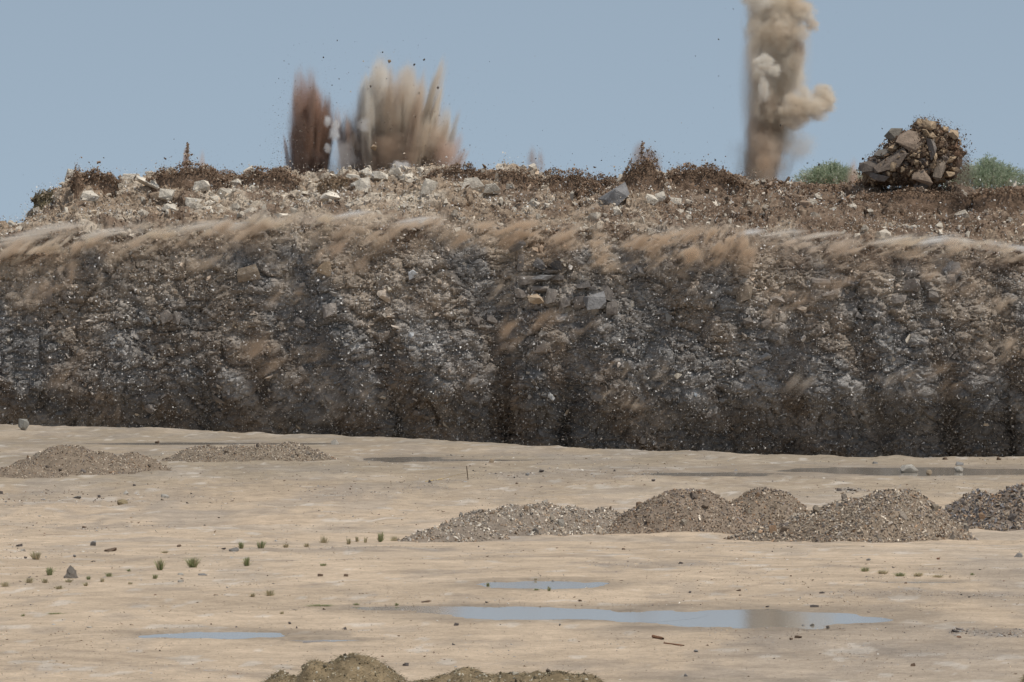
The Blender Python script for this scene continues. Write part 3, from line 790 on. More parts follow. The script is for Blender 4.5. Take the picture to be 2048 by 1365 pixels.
# pebbles: general scatter plus washes of gravel
def pebbles():
    Ps, Ss, Cs = [], [], []
    def add(px, row, spx, cols):
        d = np.interp(row, ROWS, DS)
        x = (px - 1024) * d / F
        z = ground_z(x, d); s = spx * d / F
        Ps.append(np.stack([x, d, z + s * .15], -1)); Ss.append(s)
        Cs.append(np.array(cols)[rng.integers(0, len(cols), len(px))] * rng.uniform(.7, 1.25, (len(px), 1)))
    ROWS = np.linspace(905, 1364, 120); DS = np.array([d_at(1024, r) for r in ROWS]); 
    n = 52000
    row = 905 + 460 * rng.random(n); px = rng.uniform(-30, 2080, n)
    dens = fbm(px * .004, row * .02, 0, 71, 3)
    k = rng.random(n) < .35 + .65 * sstep(.4, .6, dens)
    add(px[k], row[k], 1.0 * np.exp(rng.normal(0, .55, k.sum())), [SG, SB, TAN, (.26, .22, .19), SP, (.38, .3, .22)])
    row = rng.uniform(860, 905, 1200); px = rng.uniform(-30, 900, 1200)
    for (x0, x1, r0, r1, n, s) in [(1900, 2060, 1258, 1276, 320, 2.2), (1660, 2060, 1176, 1206, 420, 1.5), (60, 340, 1040, 1066, 260, 1.6), (150, 470, 980, 1012, 260, 1.9),
                                   (-20, 200, 975, 1020, 260, 1.9), (930, 1330, 938, 960, 320, 1.7), (1670, 1740, 978, 989, 110, 2.4), (1170, 1480, 1120, 1136, 220, 1.4),
                                   (600, 740, 970, 1000, 160, 1.6), (790, 900, 955, 985, 200, 1.5), (560, 700, 1045, 1062, 120, 1.5), (1400, 1700, 1250, 1290, 130, 1.5),
                                   (1700, 2000, 1290, 1330, 200, 1.3), (430, 900, 1085, 1110, 220, 1.5), (-20, 260, 1095, 1125, 150, 1.5), (1720, 1920, 1140, 1165, 160, 1.4),
                                   (650, 760, 1240, 1275, 60, 1.5), (500, 700, 1325, 1345, 60, 1.3), (640, 760, 1118, 1126, 70, 1.5)]:
        u = rng.random(n); v = np.clip(rng.normal(.5, .22, n), 0, 1)
        add(x0 + (x1 - x0) * u, r0 + (r1 - r0) * np.clip(v + .12 * np.sin(u * 9 + x0), 0, 1), s * np.exp(rng.normal(0, .4, n)), [SG, SG, SD, SB, SP])
    P = np.concatenate(Ps); S = np.concatenate(Ss); C = np.concatenate(Cs)
    o = scatter('pebbles', P, np.stack([S, S * .9, S * .8], -1) * 1.15, C, M_GRAV, TETRA, None, flat=.7)
    tag(o, 'small grey, brown and pale pebbles strewn over the sandy pit floor', 'pebbles')
pebbles()

# broken stick
sm = mat_rock('weathered_wood', 20, .3, .3)
def bar(name, A, B, r, col, parent=None, nseg=6, mat=None):
    A, B = Vector(A), Vector(B); d = (B - A); q = d.to_track_quat('Z', 'Y')
    V = []
    for t, k in ((0, 1), (.35, .9), (.7, 1.05), (1, .8)):
        for i in range(nseg):
            a = 2 * math.pi * i / nseg
            V.append(A + d * t + q @ Vector((math.cos(a) * r * k, math.sin(a) * r * k, 0)))
    T = []
    for j in range(3):
        for i in range(nseg):
            T.append([j * nseg + i, j * nseg + (i + 1) % nseg, (j + 1) * nseg + (i + 1) % nseg, (j + 1) * nseg + i])
    me = np_mesh(name, V, T, mat or sm, np.tile(col, (len(V), 1)))
    return link(name, me, parent)
g1, g2 = G(1305, 1279), G(1326, 1283)
e = empty('stick', G(1335, 1292)); tag(e, 'broken reddish brown stick lying below the big puddle', 'stick')
iv = lambda v: Vector(v) - e.location
bar('twig', iv(G(1306, 1277)) + Vector((0, 0, .01)), iv(G(1326, 1282)) + Vector((0, 0, .006)), .009, (.27, .14, .08), e)
bar('twig', iv(G(1328, 1292)) + Vector((0, 0, .006)), iv(G(1368, 1295)) + Vector((0, 0, .004)), .004, (.27, .14, .08), e)

# wooden stake with yellow tape
g = G(937, 962)
e = empty('stake', g); tag(e, 'thin wooden stake with a strand of yellow tape trailing to the left', 'stake')
s1 = g.y / F
bar('post', (0, 0, -.1), (-4 * s1, 0, 28 * s1), 1.1 * s1, (.10, .07, .045), e)
tape = bpy.data.materials.new('yellow_tape'); n_, l_ = nt(tape); o_ = n_.new("ShaderNodeOutputMaterial"); b_ = n_.new("ShaderNodeBsdfPrincipled"); b_.inputs['Base Color'].default_value = (.55, .40, .16, 1); l_.new(b_.outputs[0], o_.inputs[0])
q0 = Vector((-16 * s1, 0, 12 * s1)); q1 = G(884, 959) - g + Vector((0, 0, 1.5 * s1)); q2 = G(850, 963) - g + Vector((0, 0, 1 * s1))
bar('tape', (-2 * s1, 0, 14 * s1), q0, .35 * s1, (.1, .08, .05), e)
bar('tape', q0, q1, .35 * s1, (.5, .4, .2), e, 4, tape); bar('tape', q1, q2, .9 * s1, (.5, .4, .2), e, 4, tape)

# ------------------------------------------------------------------ grass tufts
M_GRASS = bpy.data.materials.new('grass_blade'); n_, l_ = nt(M_GRASS)
o_ = n_.new("ShaderNodeOutputMaterial"); b_ = n_.new("ShaderNodeBsdfPrincipled"); a_ = n_.new("ShaderNodeAttribute"); a_.attribute_name = 'col'
t_ = n_.new("ShaderNodeBsdfTranslucent"); m_ = n_.new("ShaderNodeMixShader"); m_.inputs[0].default_value = .35
b_.inputs['Roughness'].default_value = .7; l_.new(a_.outputs[0], b_.inputs['Base Color']); l_.new(a_.outputs[0], t_.inputs[0])
l_.new(b_.outputs[0], m_.inputs[1]); l_.new(t_.outputs[0], m_.inputs[2]); l_.new(m_.outputs[0], o_.inputs[0])
GRN = [(.25, .28, .13), (.34, .35, .18), (.50, .43, .28)]; DRY = [(.60, .51, .35), (.52, .43, .29), (.44, .40, .24)]
def tuft(px, row, w_, h_, pal, label, group):
    g = G(px, row); sc = g.y / F; n = max(40, int(w_ * 6)); w_ *= 1.05; h_ *= 1.1
    a = rng.uniform(0, 6.28, n); r0 = rng.uniform(0, .45, n) * w_ * .5 * sc
    lean = np.abs(rng.normal(0, .4, n)) * w_ * .75 * sc
    hh = h_ * sc * rng.uniform(.4, 1.15, n)
    p0 = np.stack([np.cos(a) * r0, np.sin(a) * r0, np.full(n, -.004)], -1)
    p2 = p0 + np.stack([np.cos(a) * lean, np.sin(a) * lean, hh], -1)
    p1 = p0 * .45 + p2 * .55 + np.array([0, 0, 1]) * (hh * .12)[:, None]
    b = rng.uniform(0, 6.28, n); wv = np.stack([np.cos(b), np.sin(b), np.zeros(n)], -1) * (.75 * sc)
    V = np.stack([p0 - wv, p0 + wv, p1 - wv * .7, p1 + wv * .7, p2], 1)
    T = np.array([[0, 1, 3], [0, 3, 2], [2, 3, 4]])[None] + (np.arange(n) * 5)[:, None, None]
    C = np.array(pal)[rng.integers(0, len(pal), n)] * rng.uniform(.8, 1.2, (n, 1))
    o = link('grass_tuft', np_mesh('grass_tuft', V.reshape(-1, 3), T.reshape(-1, 3), M_GRASS, np.repeat(C, 5, 0)), None, g)
    tag(o, label, 'grass tuft', group)
TF = [(320, 1138, 20, 22, GRN, 'tall green tuft, left one of the pair on the sand'), (386, 1134, 30, 20, GRN, 'wide green and straw tuft right of the tall one'),
 (494, 1132, 18, 17, GRN, 'compact bright green tuft alone right of the wide tuft'), (483, 1104, 14, 14, GRN, 'green tuft just right of the light grey wedge stone'),
 (522, 1104, 22, 14, GRN, 'green tuft with straw, second in the row of tufts'), (572, 1099, 14, 9, DRY, 'short straw tuft, third in the row of tufts'),
 (613, 1097, 14, 8, DRY, 'low straw tuft, fourth in the row of tufts'), (647, 1092, 18, 20, DRY, 'dry brown upright tuft in the middle of the row'),
 (697, 1093, 12, 12, DRY, 'narrow dry tuft right of the dry brown one'), (714, 1088, 10, 10, DRY, 'faint pale tuft right of the narrow dry one'),
 (731, 1091, 9, 12, DRY, 'small dark straw tuft left of the pile toe'), (761, 1089, 15, 18, GRN, 'green brown tuft near the toe of the pale pile'),
 (789, 1085, 20, 13, DRY, 'straw tuft touching the toe of the pale pile'), (99, 1149, 18, 16, GRN, 'light green tuft left of the pyramid shaped rock'),
 (72, 1119, 26, 16, DRY, 'pale yellow dry tuft near the left edge'), (218, 1153, 16, 9, GRN, 'flat dark green tuft right of the pyramid shaped rock'),
 (310, 1154, 14, 9, GRN, 'small dark green tuft below the tall green tuft'), (258, 1139, 9, 6, GRN, 'tiny green tuft left of the tall green tuft'),
 (177, 1158, 10, 8, GRN, 'tiny tuft at the right foot of the pyramid shaped rock'), (137, 1163, 18, 7, DRY, 'low yellowish tuft below the pyramid shaped rock'),
 (260, 1167, 10, 6, DRY, 'tiny yellow green tuft below the flat dark green one'), (646, 1133, 16, 6, GRN, 'flat olive tuft alone below the row of tufts'),
 (1098, 1182, 9, 10, GRN, 'bright green tuft at the near edge of the upper puddle'), (1073, 1181, 14, 4, GRN, 'flat mossy tuft left of the bright green one in the upper puddle'),
 (976, 1174, 9, 8, GRN, 'dark green tuft at the left tip of the upper puddle'), (1071, 1162, 6, 5, DRY, 'small straw tuft on the far rim of the upper puddle'),
 (505, 1194, 14, 9, DRY, 'dry tuft above the lower left puddle, left of the pale bush'), (540, 1191, 22, 12, DRY, 'pale feathery dry tuft above the lower left puddle'),
 (793, 1215, 10, 6, GRN, 'dark green tuft on the left arm of the big puddle'), (713, 1212, 14, 5, GRN, 'flat olive tuft left of the big puddle'),
 (46, 1233, 9, 6, GRN, 'tiny green tuft alone low at the left'), (564, 1227, 10, 7, DRY, 'tiny straw tuft right above the lower left puddle'),
 (10, 1170, 22, 10, DRY, 'dry clump at the left edge, outer one'), (58, 1165, 22, 10, DRY, 'dry clump near the left edge, inner one'), (90, 1166, 14, 10, DRY, 'dry clump below the light green tuft'),
 (118, 1178, 18, 8, DRY, 'low straw tuft below the dry clumps at the left'), (172, 1172, 12, 8, DRY, 'straw tuft below the tiny tuft of the pyramid rock'), (205, 1163, 12, 8, DRY, 'straw tuft below the flat dark green tuft'),
 (640, 1213, 60, 4, GRN, 'flat mat of olive weeds left of the big puddle'), (110, 1227, 40, 3, GRN, 'thin mat of green weeds low at the left'),
 (1730, 1146, 20, 9, GRN, 'green weed at the left end of the weedy patch on the right'), (1765, 1150, 26, 8, DRY, 'straw weed in the weedy patch, second from the left'), (1800, 1154, 26, 8, GRN, 'olive weed in the middle of the weedy patch on the right'),
 (1835, 1155, 26, 8, DRY, 'straw weed right of the middle of the weedy patch'), (1875, 1158, 28, 6, DRY, 'low weed at the right end of the weedy patch'), (1944, 1152, 9, 5, GRN, 'tiny green weed alone right of the weedy patch'), (330, 1108, 20, 5, DRY, 'low straw mat below the thin brown stone')]
for t in TF: tuft(*t, 'grass tufts on the pit floor')

# ------------------------------------------------------------------ bushes beyond the crest
def bush(px, row, wpx, hpx, d, label, seed):
    r = np.random.default_rng(seed)
    b = W(px, row, d); sc = d / F; Wm, Hm = wpx * .5 * sc, hpx * sc
    e = empty('bush', b); tag(e, label, 'bush', 'green bushes beyond the crest')
    for k in range(7):
        a = r.uniform(0, 6.28); q = r.uniform(.1, .5)
        bar('branch', (0, 0, -.3), (math.cos(a) * Wm * q, math.sin(a) * Wm * q * .8, Hm * (1 - q * .4) * .85), .03, (.12, .10, .07), e)
    n = int(230 * wpx)
    # sprays of small leaves along many twigs
    nt_ = n // 26
    a = r.uniform(0, 6.28, nt_); q = np.sqrt(r.random(nt_)); z = r.random(nt_) ** .8 * (.55 + .55 * fbm(np.cos(a) * q * 3, np.sin(a) * q * 3, 0, seed + 70, 3) / .6)
    env = np.sqrt(np.clip(1 - z ** 1.6, 0, 1))
    base = np.stack([np.cos(a) * Wm * q * env, np.sin(a) * Wm * q * env * .8, Hm * z * .86], -1)
    dr = np.stack([np.cos(a) * q * 1.1, np.sin(a) * q, .5 + r.random(nt_) * .8], -1) + r.normal(0, .3, (nt_, 3))
    dr /= np.linalg.norm(dr, axis=1)[:, None]
    t = r.random((nt_, 26, 1)) * r.uniform(.35, .9, (nt_, 1, 1))
    P = (base[:, None] + dr[:, None] * t + r.normal(0, .035, (nt_, 26, 3))).reshape(-1, 3)
    P[:, 2] = np.maximum(P[:, 2], -.2 + .2 * r.random(nt_ * 26))
    m = len(P)
    dd = np.repeat(dr, 26, 0) + r.normal(0, .5, (m, 3)); dd /= np.linalg.norm(dd, axis=1)[:, None]
    w = np.cross(dd, r.normal(size=(m, 3))); w /= np.linalg.norm(w, axis=1)[:, None]
    V = np.stack([P - w * .02, P + w * .02, P + dd * r.uniform(.07, .14, (m, 1))], 1)
    T = np.arange(m * 3).reshape(-1, 3)
    C = np.array([[.40, .46, .31], [.46, .51, .36], [.30, .36, .24], [.50, .52, .4]])[np.repeat(r.integers(0, 4, nt_), 26)] * r.uniform(.8, 1.2, (m, 1))
    o = link('foliage', np_mesh('foliage', V.reshape(-1, 3), T, M_GRASS, np.repeat(C, 3, 0)), e); o['kind'] = 'stuff'
bush(1662, 377, 132, 34, 284, 'low green thorny bush on the crest left of the thrown rock mass', 1)
bush(1975, 388, 180, 56, 284, 'larger grey green bush behind the right side of the thrown rock mass', 2)

# ------------------------------------------------------------------ mass of rock thrown up on the right
def rock_mass():
    cx, cr, d = 1830, 320, 271.0
    sc = d / F
    c0 = W(cx, cr, d)
    e = empty('thrown_rock_mass', c0); tag(e, 'big lump of cracked grey and tan rock heaved above the crest on the right', 'rock mass')
    pts = [(1716, 375), (1718, 335), (1735, 312), (1760, 298), (1782, 272), (1812, 262), (1822, 256), (1828, 238), (1858, 238), (1885, 252), (1914, 264), (1922, 285), (1934, 305), (1932, 330), (1918, 352), (1895, 368), (1850, 380), (1815, 376), (1780, 374), (1745, 372)]
    th = np.array([math.atan2(cr - y, x - cx) for x, y in pts]); rr = np.array([math.hypot(x - cx, cr - y) for x, y in pts]) * sc
    o_ = np.argsort(th); th, rr = th[o_], rr[o_]
    th = np.concatenate([th - 2 * math.pi, th, th + 2 * math.pi]); rr = np.tile(rr, 3)
    na, nb = 200, 100
    A, B = np.meshgrid(np.linspace(-math.pi, math.pi, na), np.linspace(-math.pi / 2, math.pi / 2, nb))
    R = np.interp(A, th, rr)
    # B is the lean towards or away from the eye
    cb = np.cos(B)
    shape = np.sign(cb) * np.abs(cb) ** .7
    X = np.cos(A) * R * shape; Z = np.sin(A) * R * shape; Y = np.sin(B) * 2.1
    f1, f2, cid = worley(X * 1.7 + 50, Y * 1.7 + 50, Z * 1.7 + 50, 501)
    g1, g2, gid = worley(X * 4.5 + 50, Y * 4.5 + 50, Z * 4.5 + 50, 502)
    k = 1 - .04 + (cid - .5) * .12 + (np.clip((f2 - f1) / .2, 0, 1) - 1) * .08 + (gid - .5) * .05
    X, Y, Z = X * k * .95, Y * k, Z * k * .95
    pal = np.array([[.20, .175, .155], [.24, .21, .19], [.36, .26, .17], [.13, .085, .055], [.16, .11, .075]])
    C = pal[np.clip((cid * 5).astype(int), 0, 4)] * (.7 + .6 * gid)[..., None]
    C = np.where((f2 - f1 < .09)[..., None], np.array([.10, .065, .045]), C)
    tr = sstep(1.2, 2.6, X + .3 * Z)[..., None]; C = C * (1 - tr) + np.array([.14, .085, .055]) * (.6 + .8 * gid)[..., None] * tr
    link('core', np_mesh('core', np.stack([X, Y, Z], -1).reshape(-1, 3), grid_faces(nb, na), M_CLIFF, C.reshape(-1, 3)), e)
    def front(px, row):
        x = (px - cx) * sc; z = (cr - row) * sc
        q = min(1, math.hypot(x, z) / np.interp(math.atan2(z, x), th, rr))
        return Vector((x, -2.0 * math.sqrt(max(0, 1 - q ** 2.6)), z))
    SL = [(1812, 288, 62, 42, 0, (.25, .19, .145)), (1845, 352, 50, 46, 20, (.27, .205, .155)), (1775, 325, 62, 38, -35, (.19, .15, .12)), (1872, 338, 22, 60, 12, (.20, .16, .125)),
          (1838, 372, 28, 30, -20, (.21, .19, .175)), (1738, 335, 40, 36, -20, (.15, .125, .105)), (1753, 352, 36, 24, 10, (.2, .17, .15)), (1790, 272, 44, 30, -15, (.17, .15, .125)), (1852, 300, 26, 40, -10, (.2, .17, .15)), (1765, 306, 40, 24, -30, (.15, .135, .12))]
    for (x, y, w, h, t, c) in SL:
        p = front(x, y)
        V, T = hull(11, (1.2, .35, 1.15), 600 + x, .1)
        me = np_mesh('slab', V, T, M_BOULD)
        o = link('slab', me, e, p + Vector((0, -.12, 0))); o.scale = (w * sc * .56, .9, h * sc * .56); o.rotation_euler = (random.uniform(-.5, -.1), rad(t), random.uniform(-.3, .3)); o.color = (*c, 1)
    BL = [(1852, 252, 30, 22), (1848, 265, 22, 20), (1860, 275, 20, 18), (1905, 270, 34, 18), (1885, 262, 22, 14), (1835, 248, 16, 18), (1897, 320, 22, 16), (1780, 300, 22, 16), (1800, 308, 18, 14), (1783, 335, 18, 22), (1862, 320, 18, 30),
          (1893, 350, 40, 14), (1905, 343, 26, 12), (1880, 362, 18, 14), (1827, 330, 14, 16), (1815, 345, 14, 24), (1800, 342, 16, 14), (1773, 350, 14, 18), (1757, 338, 14, 16), (1790, 318, 16, 12), (1820, 312, 20, 12), (1730, 350, 14, 10), (1745, 362, 18, 10), (1850, 375, 20, 12)]
    for (x, y, w, h) in BL:
        p = front(x, y) + Vector((0, -.12, 0))
        rock('rock', p, (w * sc * .6, w * sc * .5, h * sc * .7), np.array([.44, .325, .215]) * random.uniform(.6, 1.1), e, (random.uniform(-.4, .4), random.uniform(-.5, .5), random.uniform(0, 6)))
    for j in range(250):
        a = random.uniform(-math.pi, math.pi); q = math.sqrt(random.random())
        Rr = np.interp(a, th, rr)
        x, z = math.cos(a) * Rr * q, math.sin(a) * Rr * q
        y = -2.05 * math.sqrt(max(0, 1 - q ** 2.6))
        s = random.uniform(.06, .19)
        c = random.choice([(.42, .31, .21), (.20, .16, .125), (.15, .10, .07), (.36, .27, .19)])
        rock('rock', (x, y, z), (s, s * .8, s * .8), c, e)
    n = 7000
    a = rng.uniform(-math.pi, math.pi, n); q = rng.random(n) ** .42
    Rr = np.interp(a, th, rr)
    q = q * (1 + np.abs(rng.normal(0, .05, n)) * (1 + 1.0 * (np.cos(a) > .3)))
    y = -2.0 * np.sqrt(np.clip(1 - np.clip(q, 0, 1) ** 2.6, 0, 1)) + rng.normal(0, .15, n)
    P = np.stack([np.cos(a) * Rr * q, y, np.sin(a) * Rr * q], -1)
    s = np.clip(.03 + .02 * rng.pareto(2.5, n), 0, .12)
    C = np.array([[.12, .075, .05], [.16, .10, .065], [.30, .22, .15], [.10, .07, .05]])[rng.integers(0, 4, n)]
    scatter('clods', P, s, C, M_RUB, SHARDS, e)
rock_mass()

# ------------------------------------------------------------------ bursts of brown earth along the crest
def burst(px, row, wpx, hpx, n, label, col=(.20, .135, .092), spike=0, s0=.045, d=None):
    p = face_point(px, row); d = d or min(max(p[1] - .3, 262), 272)
    c0 = W(px, row, d); sc = d / F; hw, hh = wpx * .5 * sc, hpx * sc
    e = empty('earth_burst', c0); tag(e, label, 'earth burst', 'bursts of brown earth along the crest')
    top = lambda x: np.clip(1 - np.abs(x) ** 2.5, 0, 1) * (.45 + .75 * fbm(x * 2.6, 0, 0, int(px), 3))
    # torn-up core
    A, B = np.meshgrid(np.linspace(-1.1, 1.1, 60), np.linspace(0, math.pi, 24))
    t = top(A) * .8
    X = A * hw; Z = np.sin(B) * t * hh - .15 - 1.3 * (1 - np.sin(B)) ** 2; Y = -np.cos(B) * (.4 + .5 * t)
    nz = fbm(X * 2.4, Y * 2.4, Z * 2.4, int(px) + 3, 4) - .5
    Z = Z + nz * .5; X = X + (fbm(X * 3, Y * 3, Z * 3 + 9, int(px) + 4, 3) - .5) * .35
    C = np.array(col) * (.5 + 1.0 * fbm(X * 3, Y * 3, Z * 3, int(px) + 5, 3))[..., None]
    link('mound', np_mesh('mound', np.stack([X, Y, Z], -1).reshape(-1, 3), grid_faces(*A.shape), M_CLIFF, C.reshape(-1, 3)), e)
    n = int(n * 1.5)
    x = rng.uniform(-1.25, 1.25, n)
    z = rng.random(n) ** .6 * top(x / 1.15) * 1.12 + np.abs(rng.normal(0, .06, n)) + (rng.random(n) < .06) * rng.exponential(.2, n)
    P = np.stack([x * hw, -rng.random(n) * .8, z * hh - .12], -1)
    if spike:
        m = n // 5; t = rng.random(m) ** 1.3
        P[:m] = np.stack([rng.normal(0, .03, m) + (1 - t) * rng.normal(0, .28, m), rng.normal(0, .2, m), t * spike * sc], -1)
    s = np.clip(s0 * .7 + .03 * rng.pareto(2.4, n), 0, .17) * rng.uniform(.6, 1, n)
    C = np.array([col])[np.zeros(n, int)] * rng.uniform(.55, 1.7, (n, 1))
    k = rng.random(n) < .1; C[k] = np.array([.42, .34, .26])
    scatter('clods', P, s, C, M_RUB, SHARDS, e)
burst(190, 362, 84, 28, 1500, 'dark brown ragged earth burst at the left shoulder of the crest')
burst(156, 372, 22, 44, 320, 'thin plume of dark clods at the left side of the shoulder burst')
burst(95, 398, 50, 26, 600, 'olive brown tufted earth clump at the far left corner of the rim', (.17, .14, .085))
burst(375, 358, 130, 36, 1900, 'wide brown earth burst with a thin spike on the left crest', spike=72)
burst(535, 358, 110, 30, 1200, 'brown earth burst left of the reddish dust jet')
burst(680, 362, 80, 14, 500, 'low strip of earth under the white smoke', (.2, .14, .09))
burst(915, 354, 110, 30, 1300, 'brown earth burst at the right foot of the dust fan')
burst(1030, 358, 80, 22, 700, 'low brown earth burst between the dust fan and the small grey puff')
burst(1130, 372, 130, 38, 1700, 'wide dark brown burst right of the small grey puff')
burst(1285, 362, 76, 62, 1700, 'tall dark brown burst left of the tan boulder on the crest', spike=80)
burst(1395, 364, 140, 40, 2300, 'broad dark brown earth burst left of the tall dust column')
burst(1540, 366, 60, 10, 300, 'thin strip of clods under the tall dust column')
burst(1290, 400, 90, 30, 900, 'dark burst below the tall brown burst beside the leaning slab', d=266)
burst(1175, 400, 70, 40, 900, 'dark burst in the hollow left of the leaning grey slab', d=266)
burst(1000, 356, 90, 20, 700, 'low strip of brown clods right of the right foot of the dust fan')
burst(1215, 368, 90, 24, 900, 'low brown clods between the wide dark burst and the tall one')
burst(1640, 378, 120, 14, 700, 'low strip of brown earth in front of the left bush')
burst(1460, 370, 70, 16, 500, 'low brown clods left of the foot of the tall dust column')
burst(450, 356, 70, 18, 500, 'low brown clods right of the wide burst with the thin spike')
burst(1826, 396, 210, 22, 1600, 'brown earth torn up along the foot of the thrown rock mass', d=268.5)
burst(2015, 388, 130, 18, 1200, 'low dark earth burst at the right end of the crest')

# ------------------------------------------------------------------ bits in the air
n = 7500
K = [(610, 260, 34, 70, 2.2), (800, 220, 70, 70, 1.6), (585, 320, 22, 40, 1.4), (620, 230, 50, 100, 1.3), (800, 230, 110, 100, 1.5), (1540, 220, 110, 130, .6), (380, 320, 40, 25, .25), (1290, 320, 60, 30, .4), (1920, 320, 60, 50, .4), (570, 300, 18, 50, .6), (900, 310, 60, 30, .3), (1070, 315, 22, 18, .2), (180, 345, 50, 16, .2)]
wt = np.array([k[4] for k in K]); wt /= wt.sum(); ki = rng.choice(len(K), n, p=wt); KK = np.array(K)[ki]
px = KK[:, 0] + rng.normal(0, 1, n) * KK[:, 2]; row = KK[:, 1] + rng.normal(0, .8, n) * KK[:, 3]
k = row < 352; px, row = px[k], row[k]; m = len(px)
d = rng.uniform(262, 274, m)
P = np.stack([(px - 1024) * d / F, d, (HR - row) * d / F], -1)
s = np.clip(.012 + .008 * rng.pareto(2.2, m), 0, .07)
C = np.where((rng.random(m) < .15)[:, None], np.array([[.5, .46, .4]]), np.array([[.10, .075, .06]])) * rng.uniform(.7, 1.3, (m, 1))
o = scatter('flying_debris', P, s, C, M_RUB, TETRA); tag(o, 'tiny specks of stone and earth flying in the air around the dust plumes', 'debris')
for (px, row, w_, lab) in [(779, 123, 8, 'brown stone flying just above the pale tip of the dust fan'), (829, 130, 6, 'dark stone flying above the middle of the dust fan'), (848, 120, 5, 'dark stone flying highest between the two right tips of the fan'),
                           (876, 176, 6, 'dark stone flying beside the right slanting jet'), (838, 187, 5, 'dark thin stone in front of the right slanting jet'), (741, 173, 5, 'dark stone flying at the left edge of the beige jet'),
                           (765, 105, 4, 'tiny dark stone above the pale tip of the dust fan'), (749, 295, 18, 'tan chunk of rock tumbling inside the dust fan'), (647, 115, 4, 'lone dark stone high above the reddish jet'), (1437, 79, 4, 'tiny dark stone high left of the tall dust column'),
                           (1615, 327, 5, 'dark stone right of the foot of the tall column, lower one'), (1638, 330, 6, 'dark stone above the left bush'), (1561, 251, 5, 'dark stone at the right edge of the tall column')]:
    p = W(px, row, 260.5); sc = 260.5 / F
    tag(rock('stone', p, w_ * sc * .55, (.34, .25, .17) if w_ > 10 or px == 779 else (.1, .08, .065), protos=PROTO), lab, 'flying stone')

